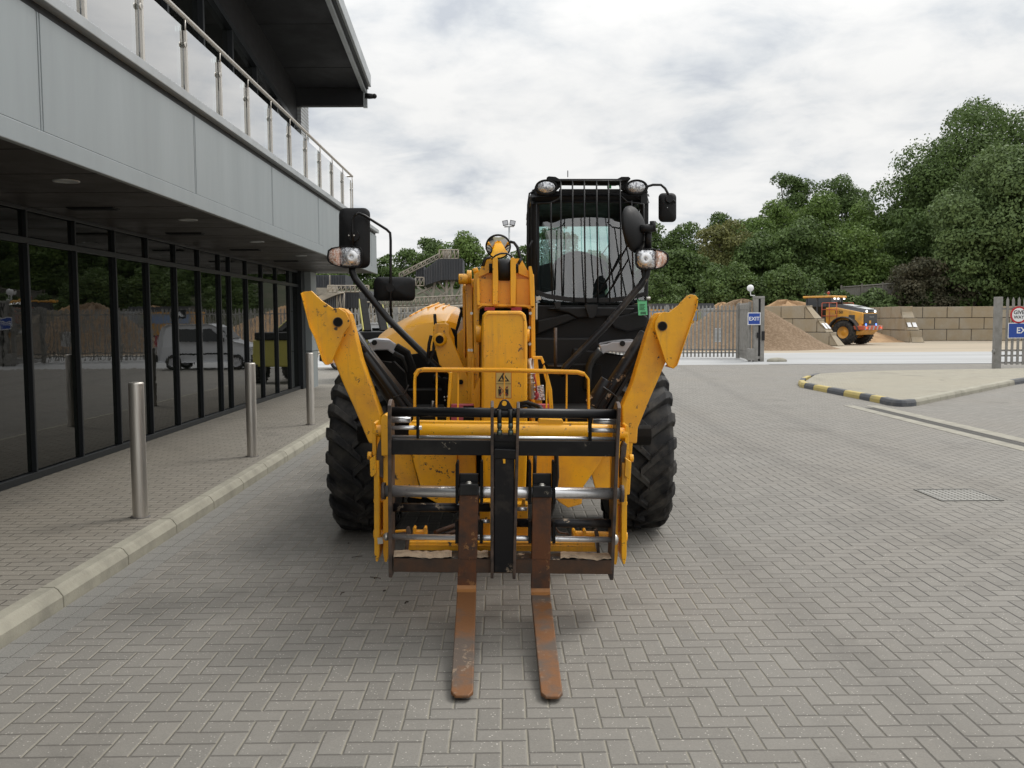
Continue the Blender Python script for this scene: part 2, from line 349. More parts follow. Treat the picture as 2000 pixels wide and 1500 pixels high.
M['bark']=mat('bark',(.09,.07,.05),.9,var=(6,(.05,.04,.03),.4,.6))
# ================= SETTING =================
def sheet(name,pts,z,m,**kw):
    mb=MB(); mb.add([(x,y,z) for x,y in pts],[tuple(range(len(pts)))]); return mb.build(name,m,kind='structure',**kw)
sheet('ground',[(-600,-60),(600,-60),(600,900),(-600,900)],-.012,M['yardground'])
sheet('sandy_yard',[(-120,42.5),(150,42.5),(150,95),(-120,95)],-.004,M['sandground'])
sheet('haul_road',[(-120,31.5),(150,31.5),(150,44),(60,43.2),(20,43.6),(-120,43.8)],0.0,M['whiteroad'])
sheet('paved_yard',[(-2.53,-8),(45,-8),(45,31.0),(14,32.2),(10,32.6),(-40,32.6),(-40,22.2),(-2.53,22.2)],.004,M['pave'])
# dark joint of the concrete road with the paving
sheet('road_joint',[(9.4,32.5),(45,31.0),(45,31.14),(9.4,32.66)],.0085,M['trimdark'])
# edge courses along the kerb
def edgemat():
    m=M['pave'].copy(); return m
# footway and kerbs
mb=MB(); mb.box((-6.0,-6,-.1),(-2.655,22.0,.12)); mb.build('footway',M['foot'],kind='structure')
mb=MB(); y=5.2-.915*12
while y<22:
    y1=min(y+.905,22.1)
    prof=[(-2.655,-.05),(-2.655,.123),(-2.575,.123),(-2.555,.112),(-2.525,.07),(-2.522,-.05)]
    mb.prism([(x,y,z) for x,z in prof],(0,y1-y,0)); y+=.915
mb.build('footway_kerb',M['kerb'],kind='structure',bevel=.006)
# stretcher channel course at the kerb
mb=MB(); random.seed(4)
y=-5.0
while y<22.1:
    for x0 in (-2.52,-2.415):
        mb.box((x0+.003,y,-.02),(x0+.102,y+.194,.0085+random.random()*.001))
    y+=.2
bm_=mat('edge_block',(.25,.242,.222),.85,var=(120,(.17,.165,.15),.4,.65),bump=.001,bscale=150)
mb.build('channel_course',bm_,kind='structure',bevel=.003)
# island
isl=[G(1560,752,.12),G(1566,758,.12)]
def arc(p0,c,p1,n=6):
    p0,c,p1=map(Vector,(p0,c,p1)); return [p0*(1-t)**2+c*2*t*(1-t)+p1*t*t for t in [i/n for i in range(n+1)]]
A=G(1563,757,0); Bp=G(1718,788,0); Cc=G(1752,799,0); Dd=G(1790,793,0); E=G(1982,752,0); Fz=G(2030,745,0)
front=[A]; 
path=[Vector((a.x,a.y,0)) for a in [A]]+[A.lerp(Bp,i/8) for i in range(1,8)]+arc(Bp,Cc,Dd,6)+[Dd.lerp(E,i/5) for i in range(1,6)]+[E.lerp(Vector((17,26.5,0)),i/3) for i in (1,2,3)]
back=[Vector((17,27.5,0)),Vector((10.6,26.4,0)),Vector((8.5,25.1,0))]
cen=sum((p for p in path+back),Vector())/len(path+back); mb=MB(); mb.prism([(cen.x+(p.x-cen.x)*.975,cen.y+(p.y-cen.y)*.975,-.02) for p in path+back],(0,0,.138)); mb.build('traffic_island',M['island'],kind='structure')
ymb,bmb,gmb=MB(),MB(),MB()
tip=arc(back[-1],Vector((7.3,23.2,0)),A,4)
def kerbseg(mb,a,b,w=.14,h=.125,gap=.004):
    d=(b-a).normalized(); n=Vector((-d.y,d.x,0)); g=d*gap
    a=a+g;b=b-g
    pr=[(-.0,-.05),(0,.07),(.02,.11),(.035,h),(w,h),(w,-.05)]
    mb.prism([a+n*o+Vector((0,0,z)) for o,z in pr],b-a)
for i in range(4): kerbseg((ymb,bmb)[(i+1)%2],tip[i],tip[i+1])
us=[1563,1570,1588,1615,1647,1678,1698,1718]; ks=[A.lerp(Bp,(G(u_,757+(u_-1563)*.2,0)-A).length/(Bp-A).length) for u_ in us]; ks[-1]=Bp
for i in range(7): kerbseg((ymb,bmb)[i%2],ks[i],ks[i+1])
ca_=arc(Bp,Cc,Dd,8)
rows=[]
for i,p in enumerate(ca_):
    d=(ca_[min(i+1,8)]-ca_[max(i-1,0)]).normalized(); n_=Vector((-d.y,d.x,0)); rows.append([p+n_*o+Vector((0,0,z)) for o,z in [(0,-.05),(0,.07),(.02,.11),(.035,.125),(.14,.125),(.14,-.05)]])
bmb.grid(rows,0,False); bmb.add(rows[0],[tuple(range(6))]); bmb.add(rows[-1],[tuple(range(6))])
ke=[Dd.lerp(E,i/5) for i in range(6)]
for i in range(5): kerbseg(gmb,ke[i],ke[i+1])
E2=E.lerp(Vector((17,26.5,0)),.3); kerbseg(bmb,E,E2); kerbseg(gmb,E2,E.lerp(Vector((17,26.5,0)),.65)); kerbseg(gmb,E.lerp(Vector((17,26.5,0)),.65),Vector((17,26.5,0)))
ymb.build('island_kerb_yellow',M['kerby'],kind='structure',bevel=.006)
bmb.build('island_kerb_dark',M['kerbb'],kind='structure',bevel=.006)
gmb.build('island_kerb_plain',M['kerb'],kind='structure',bevel=.006)
# drain channel
t=thing('drainage_channel','long slotted drain with pale concrete edges running from the striped island','drain',(6.6,10,0))
mb=MB(); y=-2
while y<16.6:
    mb.box((6.30,y,-.05),(6.50,y+.99,.010)); mb.box((6.72,y,-.05),(6.95,y+.99,.010)); y+=1.0
mb.build('concrete_edge',mat('drain_concrete',(.33,.31,.255),.85,var=(4,(.25,.235,.2),.4,.7)),t,bevel=.004)
mb=MB(); y=4
mb.box((6.505,-2,-.06),(6.715,16.6,-.02))
mb.build('channel_bed',M['matt_black'],t)
mb=MB(); y=4.0
while y<16.6: mb.box((6.51,y,-.02),(6.71,y+.018,.006)); y+=.035
mb.box((6.505,4,-.02),(6.525,16.6,.008)); mb.box((6.695,4,-.02),(6.715,16.6,.008)); mb.box((6.603,4,-.02),(6.617,16.6,.0075))
mb.build('grate',mat('grate_iron',(.11,.105,.095),.6,.4),t)
# manhole
t=thing('manhole_cover','square recessed cover with checkered pale infill set in the paving','manhole cover',(4.15,8.3,0))
mb=MB(); x0,x1,y0,y1=3.87,4.43,8.04,8.60
for a,b in (((x0,y0),(x1,y0+.02)),((x0,y1-.02),(x1,y1)),((x0,y0+.02),(x0+.02,y1-.02)),((x1-.02,y0+.02),(x1,y1-.02))): mb.box((*a,-.01),(*b,.012))
mb.build('rim',mat('manhole_iron',(.17,.165,.15),.6,.3),t)
mb=MB(); n=9
mb.box((x0+.02,y0+.02,-.01),(x1-.02,y1-.02,.006),1)
for i in range(n):
    for j in range(n):
        a=x0+.024+i*.0575; b=y0+.024+j*.0575
        mb.box((a+.004,b+.004,.0),(a+.05,b+.035,.0105))
mb.build('infill',[mat('manhole_lugs',(.33,.32,.295),.5,.3),mat('manhole_base',(.12,.115,.10),.8)],t,bevel=.003)
mb=MB(); random.seed(11)
for k in range(7):
    p=G(random.uniform(660,800),random.uniform(1060,1180),.006); a=random.random()*6; l=random.uniform(.008,.05) if k%3 else random.uniform(.05,.11)
    mb.tube([(p.x,p.y,.008),(p.x+l*.5*math.cos(a),p.y+l*.5*math.sin(a),.012),(p.x+l*math.cos(a+.3),p.y+l*math.sin(a+.3),.008)],.0022 if k%3==0 else .004,4)
mb.build('twig_litter',M['bark'],kind='stuff',label='few dark twigs and crumbs lying on the paving left of the fork carriage')
# ---------------- building ----------------
GX=-4.57
b=thing('office_building','modern two storey building with dark glazed ground floor and grey clad canopy','building',(-6,10,0))
mb=MB(); mb.box((-14,-6,0),(GX-.12,20.9,3.7)); mb.box((-14,-6,3.7),(-4.55,20.5,3.75)); mb.build('inner_core',M['matt_black'],b)
muls=[1.9+i for i in range(13)]+[14.9,15.45,16.45,17.5,18.6,19.7]
allm=[-6.0,-4.1,-3.1,-2.1,-1.1,-.1,.9]+muls+[20.8]
for y in allm: pass
def win(name,y0,y1,z0,z1,par):
    q=MB(); q.box((GX-.02,y0+.004,z0),(GX,y1-.004,z1)); return q.build(name,M['darkglass'],par)
for y0,y1 in zip(allm[:-1],allm[1:]):
    win('window_pane',y0,y1,.20,2.38,b); win('fanlight_pane',y0,y1,2.45,2.69,b)
mb=MB()
mb.box((GX-.06,-6,.12),(GX+.045,20.8,.19)); mb.box((GX-.06,-6,2.385),(GX+.035,20.8,2.445)); mb.box((GX-.06,-6,2.70),(GX+.03,20.8,2.74))
for y in allm[1:]:
    mb.box((GX-.06,y-.016,.19),(GX+.045,y+.016,2.385))
    mb.box((GX-.06,y-.015,2.445),(GX+.04,y+.015,2.70))
mb.box((GX-.06,20.55,.12),(GX+.10,20.88,2.74))
mb.build('window_frame',M['frame'],b,bevel=.004)
mb=MB(); mb.box((-4.8,20.9,0),(-4.33,21.5,2.74)); 
for z in (.95,1.85): mb.box((-4.81,20.89,z),(-4.32,21.51,z+.012),1)
mb.build('end_column',[M['fascia'],M['trimdark']],b,bevel=.006)
# canopy
CX=-2.96
mb=MB(); y=-6+.03
while y<21.6:
    y1=min(y+.972,21.72); mb.box((GX-.1,y,2.74),(CX-.02,y1,2.77)); y+=1.0
mb.build('canopy_soffit',M['soffit'],b)
mb=MB(); mb.box((GX-.1,-6,2.772),(CX-.02,21.78,3.61)); mb.box((CX-.07,-6,3.60),(CX-.02,21.78,3.68)); mb.build('canopy_core',M['trimdark'],b)
mb=MB(); mb.box((CX-.035,-6,2.725),(CX+.012,21.8,2.858)); mb.build('fascia_trim',M['fascia'],b,bevel=.006)
seams=[.08+2.98*i for i in range(-1,8)]+[21.8]
ss=[-6]+seams
mb=MB()
for y0,y1 in zip(ss[:-1],ss[1:]):
    mb.box((CX-.02,y0+.045,2.863),(CX,y1-.018,3.612)); mb.box((CX-.02,y0-.012,2.863),(CX-.006,y0+.012,3.612)); mb.box((CX-.02,y0+.018,2.863),(CX-.003,y0+.038,3.612))
mb.build('fascia_panel',M['fascia'],b,bevel=.004)
mb=MB(); mb.box((GX,-6,3.675),(CX+.055,21.85,3.755)); mb.build('canopy_cap',M['cap'],b,bevel=.006)
for y in (1.7,4.5,7.35,10.15,12.95,15.75,18.55):
    q=MB(); q.lathe([(.0,2.737),(.075,2.737),(.085,2.730),(.10,2.732),(.10,2.742)],(-3.42,y,0),'z',24); q.build('downlight',M['cap'],b)
for y in (6.2,9.0,11.6,14.3,17.0):
    q=MB()
    q.box((-4.2,y,2.73),(-3.75,y+.16,2.741))
    for k in range(5): q.box((-4.19,y+.012+k*.03,2.722),(-3.76,y+.022+k*.03,2.732))
    q.build('air_vent',M['trimdark'],b)
# balustrade
bal=MB(); X=-3.15; ps=[19.6-1.13*i for i in range(21)]
bal.tube([(X,-5,4.655),(X,19.6,4.655)],.024,10); bal.tube([(X,19.6,4.655),(-4.3,19.6,4.655)],.02,8)
bal=bal.build('handrail',M['steel'],b)
for y in ps:
    q=MB(); q.box((X-.012,y-.022,3.75),(X+.012,y+.022,4.52)); q.tube([(X,y,4.5),(X,y,4.65)],.009,8); q.tube([(X-.002,y-.03,4.38),(X+.012,y-.03,4.38)],.026,12)
    q.build('balustrade_post',M['steel'],bal)
for y in ps[:-1]:
    q=MB(); q.box((X-.03,y-1.10,3.78),(X-.018,y-.03,4.56)); q.build('glass_panel',M['balglass'],bal)
q=MB(); q.box((-4.25,19.61,3.8),(-3.2,19.622,4.5)); q.build('glass_panel',M['balglass'],bal)
# upper storey
def zr(y): return 6.66+.135*(20.5-y)
UX=-4.42
mb=MB(); mb.prism([(UX-.2,-6,3.75),(UX-.2,20.5,3.75),(UX-.2,20.5,zr(20.5)),(UX-.2,-6,zr(-6))],(-6,0,0)); mb.build('upper_wall',M['trimdark'],b)
mb=MB(); mb.prism([(UX-.05,-6,zr(-6)-.75),(UX-.05,20.5,zr(20.5)-.75),(UX-.05,20.5,zr(20.5)),(UX-.05,-6,zr(-6))],(-.15,0,0)); mb.build('wall_band',M['roofsoffit'],b)
up=[-6]+[20.2-1.5*i for i in range(17,-1,-1)]
for y0,y1 in zip(up[:-1],up[1:]):
    q=MB(); q.prism([(UX-.12,y0+.03,3.85),(UX-.12,y1-.03,3.85),(UX-.12,y1-.03,zr(y1)-.85),(UX-.12,y0+.03,zr(y0)-.85)],(-.02,0,0)); q.build('upper_window_pane',M['darkglass'],b)
mb=MB()
for y in up[1:]: mb.prism([(UX-.04,y-.035,3.76),(UX-.04,y+.035,3.76),(UX-.04,y+.035,zr(y)-.76),(UX-.04,y-.035,zr(y)-.76)],(-.12,0,0))
mb.prism([(UX-.03,-6,zr(-6)-.86),(UX-.03,20.45,zr(20.45)-.86),(UX-.03,20.45,zr(20.45)-.75),(UX-.03,-6,zr(-6)-.75)],(-.12,0,0))
mb.box((UX-.17,-6,4.9),(UX-.06,20.3,4.97))
mb.build('upper_window_frame',M['frame'],b)
mb=MB(); mb.box((UX-.4,20.52,3.75),(UX+.03,21.3,6.9)); 
for k in range(40): mb.box((UX-.41,20.51,3.8+k*.075),(UX+.035,21.31,3.815+k*.075),1)
mb.build('louvre_column',[M['cap'],M['galv']],b)
RX=-3.02
mb=MB(); prev=None
y=-6.0
while y<20.4:
    y1=min(y+1.95,20.42); mb.add([(UX-.3,y,zr(y)),(RX-.02,y,zr(y)),(RX-.02,y1-.02,zr(y1-.02)),(UX-.3,y1-.02,zr(y1-.02)),(UX-.3,y,zr(y)+.05),(RX-.02,y,zr(y)+.05),(RX-.02,y1-.02,zr(y1)+.05),(UX-.3,y1-.02,zr(y1)+.05)],[(0,1,2,3),(4,7,6,5),(0,4,5,1),(1,5,6,2),(2,6,7,3)]); y+=1.95
mb.build('roof_soffit',M['roofsoffit'],b)
def slp(mb,x0,x1,dz0,dz1,m=0): mb.add([(x0,-6,zr(-6)+dz0),(x1,-6,zr(-6)+dz0),(x1,20.5,zr(20.5)+dz0),(x0,20.5,zr(20.5)+dz0),(x0,-6,zr(-6)+dz1),(x1,-6,zr(-6)+dz1),(x1,20.5,zr(20.5)+dz1),(x0,20.5,zr(20.5)+dz1)],[(0,1,2,3),(4,7,6,5),(0,4,5,1),(1,5,6,2),(2,6,7,3),(3,7,4,0)],m)
mb=MB(); slp(mb,-11,RX-.02,.055,.4); mb.box((UX-.3,20.44,zr(20.5)-.36),(RX,20.6,zr(20.5)+.38)); rf=mb.build('roof',M['roofsoffit'],b)
mb=MB(); slp(mb,RX-.02,RX+.06,-.06,.2,0); slp(mb,RX+.065,RX+.115,.0,.16,1); slp(mb,RX+.12,RX+.17,.05,.30,0); mb.box((RX-.01,20.5,zr(20.5)-.38),(RX+.08,20.6,zr(20.5)+.2)); mb.build('roof_edge_trim',[M['cap'],M['trimdark']],rf)
q=MB(); pz=W(713,187,20.3); q.tube([pz+Vector((0,0,0)),pz+Vector((.1,0,-.01)),pz+Vector((.2,0,-.01))],[.06,.06,.05],14); q.ell(pz+Vector((.2,0,-.01)),(.055,.055,.055)); q.build('camera_dome',M['plastic'],b)
# bollards
def bollard():
    t=thing('bollard','','bollard',(0,0,0),'stainless bollards along the footway')
    q=MB(); q.lathe([(.0,1.05),(.05,1.05),(.056,1.044),(.057,1.035),(.057,0)],(0,0,0),'z',40); q.build('post',M['steel'],t)
    q=MB(); q.lathe([(.075,0),(.075,.004),(.057,.005)],(0,0,0),'z',32); q.build('base_ring',mat('bollard_grout',(.12,.11,.1),.8),t)
    return t
b0=bollard()
labs=['stainless steel bollard nearest the camera, the largest of the row','stainless steel bollard second from the camera along the kerb','stainless steel bollard third from the camera, beside the raised yellow foot pad','fourth stainless steel bollard, mostly hidden behind the front wheel']
for i,(x,y) in enumerate(((-2.83,7.1),(-2.83,10.3),(-2.83,13.45),(-2.83,16.6))):
    o=b0 if i==0 else copy_tree(b0); o.location=(x,y,.12); o['label']=labs[i]
# ---------------- yard beyond the gate ----------------
def fence(name,label,p0,p1,h,posts,gap=.155,rails=(.28,.42,.0),z0=.05,cat='fence'):
    t=thing(name,label,cat,((p0[0]+p1[0])/2,(p0[1]+p1[1])/2,0))
    a=Vector((*p0,0)); c=Vector((*p1,0)); L=(c-a).length; d=(c-a)/L; n=Vector((-d.y,d.x,0)); q=MB()
    k=int(L/gap)
    for i in range(k):
        p=a+d*(i+.5)*gap; w=.034
        q.prism([p-d*w+Vector((0,0,z0)),p+d*w+Vector((0,0,z0)),p+d*w+Vector((0,0,h-.07)),p+Vector((0,0,h)),p-d*w+Vector((0,0,h-.07))],n*.012)
    q.build('palisade_panel',M['galv'],t)
    for z in (.2,.34,h-.28):
        r=MB(); r.prism([a+Vector((0,0,z)),c+Vector((0,0,z)),c+Vector((0,0,z+.05)),a+Vector((0,0,z+.05))],n*.03+n*.014); r.build('rail',M['galv'],t)
    for f in posts:
        p=a.lerp(c,f); r=MB(); r.box((p.x-.05,p.y+.03,0),(p.x+.05,p.y+.12,h+.02)); r.build('fence_post',M['galv'],t)
    return t
gp=G(1470,706); gl=G(1443,700)
fence('palisade_gate','short angled palisade gate leaf between the long fence and the tall gate post',(gl.x,gl.y),(gp.x-.1,gp.y),2.25,(0.02,.98),.13,cat='gate')
fence('palisade_fence','long galvanised palisade fence carrying a white notice, left of the gate post',(-16,41),(gl.x,gl.y+.2),2.2,[i/9 for i in range(10)])
# tall post
t=thing('gate_post','tall grey steel gate post carrying a blue EXIT sign and a round lamp','gate post',(gp.x+.2,gp.y,0))
q=MB(); x=gp.x
q.box((x,gp.y-.12,0),(x+.17,gp.y+.12,2.38)); q.box((x+.25,gp.y-.12,0),(x+.40,gp.y+.12,2.38)); q.box((x,gp.y-.13,2.38),(x+.4,gp.y+.13,2.47)); q.box((x+.1,gp.y-.10,.1),(x+.3,gp.y-.02,.2))
q.build('post',M['galv'],t,bevel=.01)
q=MB(); q.box((x+.175,gp.y-.05,.02),(x+.245,gp.y+.05,2.37)); q.box((x+.11,gp.y-.2,.9),(x+.17,gp.y-.12,1.1)); q.box((x+.30,gp.y-.18,.8),(x+.40,gp.y-.12,1.15)); q.build('slide_channel',M['trimdark'],t)
q=MB(); q.ell((x-.12,gp.y,2.78),(.13,.13,.13)); q.tube([(x-.12,gp.y,2.66),(x-.1,gp.y,2.5),(x+.05,gp.y,2.5)],.02,6); q.build('round_lamp',M['signwhite'],t)
sg=MB(); p0=W(1462,612,gp.y-.2); p1=W(1484,633,gp.y-.2)
sg.box((p0.x-.03,gp.y-.2,p1.z-.03),(p1.x+.03,gp.y-.19,p0.z+.03),1); sg.box((p0.x,gp.y-.206,p1.z),(p1.x,gp.y-.2,p0.z),0)
text_mb(sg,'EXIT',.195,TXT(((p0.x+p1.x)/2,gp.y-.208,(p0.z+p1.z)/2-.005)),1,.001)
sg.build('exit_sign',[M['blue'],M['signwhite']],t)
q=MB(); q.box((x-.26,gp.y-.3,.05),(x-.01,gp.y-.05,.5)); q.build('gate_motor_box',M['galv'],t,bevel=.02)
t=thing('concrete_lump','small pale lump of concrete at the foot of the gate post','rubble',(x+.8,gp.y-.2,0)); q=MB(); q.ell((x+.85,gp.y-.25,.03),(.4,.25,.13),0,10); q.build('lump',M['kerb'],t)
# notice on fence
nf=thing('notice_board','white notice sheet tied to the long palisade fence','notice',tuple(G(1403,699)))
p0=W(1394,641,G(1403,699).y-.15); p1=W(1411,668,G(1403,699).y-.15)
q=MB(); q.box((p0.x,p0.y,p1.z),(p1.x,p0.y+.01,p0.z)); 
for k in range(9): q.box((p0.x+.05,p0.y-.003,p0.z-.06-.055*k),(p1.x-.05-.03*(k%3),p0.y,p0.z-.045-.055*k),1)
q.build('sheet',[M['signwhite'],M['galv']],nf)
# right gate
gr=G(1943,720); Dg=gr.y
t=thing('right_gate','galvanised palisade gate at the right edge carrying round and blue signs','gate',(gr.x+.5,Dg,0))
q=MB(); a=W(1944,580,Dg); q.box((a.x,Dg-.08,0),(a.x+.21,Dg+.1,a.z)); q.tube([(a.x-.06,Dg-.05,.55),(a.x,Dg-.05,.55)],.07,10); q.build('gate_post',M['galv'],t,bevel=.008)
q=MB()
for k in range(7):
    xx=a.x+.36+k*.182; q.prism([(xx,Dg,.12),(xx+.085,Dg,.12),(xx+.085,Dg,a.z-.1),(xx+.042,Dg,a.z+.0),(xx,Dg,a.z-.1)],(0,.014,0))
q.build('pale_panel',M['galv'],t)
q=MB()
for z in (.16,.38,.55,a.z-.4): q.box((a.x+.26,Dg+.016,z),(a.x+5.2,Dg+.06,z+.055))
q.build('rail',M['galv'],t)
s0=W(1972,632,Dg-.1); s1=W(2034,659,Dg-.1)
q=MB(); q.box((s0.x-.025,Dg-.06,s1.z-.025),(s1.x+.025,Dg-.05,s0.z+.025),1); q.box((s0.x,Dg-.066,s1.z),(s1.x,Dg-.06,s0.z)); text_mb(q,'EXIT',.265,TXT(((s0.x+s1.x)/2,Dg-.068,(s0.z+s1.z)/2-.005)),1,.001)
q.build('exit_sign',[M['blue'],M['signwhite']],t)
gc=W(1990,615,Dg-.06); q=MB(); rr=.27
q.prism(circ(gc,rr,40),(0,.01,0),0); q.prism(circ(gc+Vector((0,-.005,0)),rr*.80,40),(0,.004,0),1)
text_mb(q,'GIVE',.165,TXT(gc+Vector((0,-.008,.075))),2,.001); text_mb(q,'WAY',.14,TXT(gc+Vector((0,-.008,-.075))),2,.001)
q.build('give_way_sign',[M['signred'],M['signwhite'],M['ink']],t)
# block walls
def wallrun(name,label,p0,p1,courses,L=1.6,hh=.8,th=.8,slope=0,zoff=0):
    t=thing(name,label,'wall',(p0[0],p0[1],0)); a=Vector((*p0,0)); c=Vector((*p1,0)); T=(c-a).length; d=(c-a)/T; n=Vector((-d.y,d.x,0)); q=MB(); random.seed(len(name)+int(T))
    for k in range(courses):
        s=-(k%2)*L/2; lim=T-slope*(k)*hh
        while s<lim:
            e=min(s+L,lim+ (0)); st=max(s,0)
            if e-st>.15:
                j=n*random.uniform(-.02,.02); g=.018; z=k*hh+zoff
                e2=e-slope*hh if (slope and e>=lim-.01) else e
                q.prism([a+d*(st+g)+j+Vector((0,0,z+g)),a+d*(e-g)+j+Vector((0,0,z+g)),a+d*(e2-g)+j+Vector((0,0,z+hh-g)),a+d*(st+g)+j+Vector((0,0,z+hh-g))],n*th)
            s+=L
    q.build('concrete_blocks',M['blockwall'],t,bevel=.02)
    q=MB(); q.prism([a+n*.05+Vector((0,0,0)),a+d*(T-.1)+n*.05,a+d*(T-.15-slope*courses*hh)+n*.05+Vector((0,0,courses*hh-.06)),a+n*.05+Vector((0,0,courses*hh-.06))],n*(th-.1)); q.build('mortar_core',M['trimdark'],t)
    return t
pR=G(1715,668); pE=G(2100,664)
wallrun('block_wall','long buff concrete block wall behind the yard, right of the yellow loader',(W(1570,668,67).x,67),(46,61),3)
def divider(name,label,near,far):
    t=wallrun(name,label,far,near,3,slope=.95)
    a=Vector((*far,0)); c=Vector((*near,0)); T=(c-a).length; d=(c-a)/T; n=Vector((-d.y,d.x,0)); q=MB()
    mid=a+d*(T-.95*.8*1.35); m0=mid+Vector((0,0,.8*1.42))
    for s in (.1,.45): q.prism([m0+n*s-d*.15+Vector((0,0,.15/.95+.03)),m0+n*(s+.25)-d*.15+Vector((0,0,.15/.95+.03)),m0+n*(s+.25)+d*.15+Vector((0,0,-.15/.95+.03)),m0+n*s+d*.15+Vector((0,0,-.15/.95+.03))],(0,0,.01))
    q.build('white_marker',M['signwhite'],t)
near1=G(1648,676); near2=G(1790,669)
divider('bay_divider','stepped block bay wall with sloping end at the loader front wheel',(near1.x-.3,near1.y),(W(1485,660,57).x,57.5))
divider('bay_divider','block bay wall with sloping end right behind the yellow loader',(near2.x-.3,near2.y),(W(1705,660,66.9).x,66.9))
def heap(name,label,c,rx,ry,h,m,seed,cat='heap'):
    rng=np.random.RandomState(seed); t=thing(name,label,cat,(c[0],c[1],0)); rows=[]; ph=rng.rand(8)*6
    for i in range(13):
        r=i/12; row=[]
        for j in range(41):
            a=2*math.pi*j/40; z=(h+.08*rng.randn()*(r>.05))*(.45*max(0,1-r)+.55*(.5+.5*math.cos(math.pi*r)))*(1+.10*math.sin(3*a+ph[0])*r+.06*math.sin(5*a+ph[1]))
            w_=1+.08*math.sin(2*a+ph[2])+.05*math.sin(7*a+ph[3]); row.append((c[0]+rx*r*w_*math.cos(a),c[1]+ry*r*w_*math.sin(a),z+rng.rand()*.05*(1-r)-.02))
        row[-1]=row[0]; rows.append(row)
    q=MB(); q.grid(rows); q.build('heap_body',m,t); return t
g1=W(1490,690,50)
heap('gravel_heap','brown gravel heap sloping down beside the bay wall right of the gate post',(W(1450,690,49).x,49.3),4.7,3.0,2.55,M['gravelpile'],3)
heap('sand_heap','bright orange sand heap peaking above the palisade fence',(W(1408,690,66).x,66),4.6,4,2.65,M['sandpile'],7)
heap('sand_heap','low pale sand heap lying along the wall top left of the loader',(W(1535,690,63.5).x,63.5),8.5,3.2,2.75,M['sandpile'],9)
heap('sand_heap','broad sand heap far behind the fence, hidden by the yellow machine',(4,62),8,6,2.9,M['sandpile'],12)
# bank behind
q=MB(); rows=[]; rng=np.random.RandomState(5)
for D,z in ((66,-.3),(70,1.6),(76,3.4),(90,5.2),(125,7.0),(200,6)):
    rows.append([(x,D+rng.rand()*2,(z+rng.rand()*.5)*(1 if x>8 else .85)) for x in range(-110,131,8)])
q.grid(rows); q.build('earth_bank',mat('earth_bank',(.05,.05,.025),.95,var=(.3,(.03,.04,.015),.4,.6)),kind='structure')
# timber fence on the bank
t=thing('timber_fence','weathered timber fence on the wooded bank above the loader','fence',(W(1700,560,71).x,71,2)); q=MB()
A0=W(1643,560,71); A1=W(1805,548,70)
for k in range(42):
    p=A0.lerp(A1,k/42); p2=A0.lerp(A1,(k+.94)/42); q.prism([p-Vector((0,0,.9)),p2-Vector((0,0,.9)),p2+Vector((0,0,.0)),p],(0,.03,0))
q.tube([A0+Vector((0,-.04,-.05)),A1+Vector((0,-.04,-.05))],.05,6)
q.build('boards',mat('grey_timber',(.17,.16,.14),.85),t)
for f in (0,.25,.5,.75,1):
    p=A0.lerp(A1,f); r=MB(); r.box((p.x-.07,p.y-.09,p.z-1.2),(p.x+.07,p.y-.02,p.z+.12)); r.build('fence_post',mat('post_timber',(.15,.14,.12),.85),t)
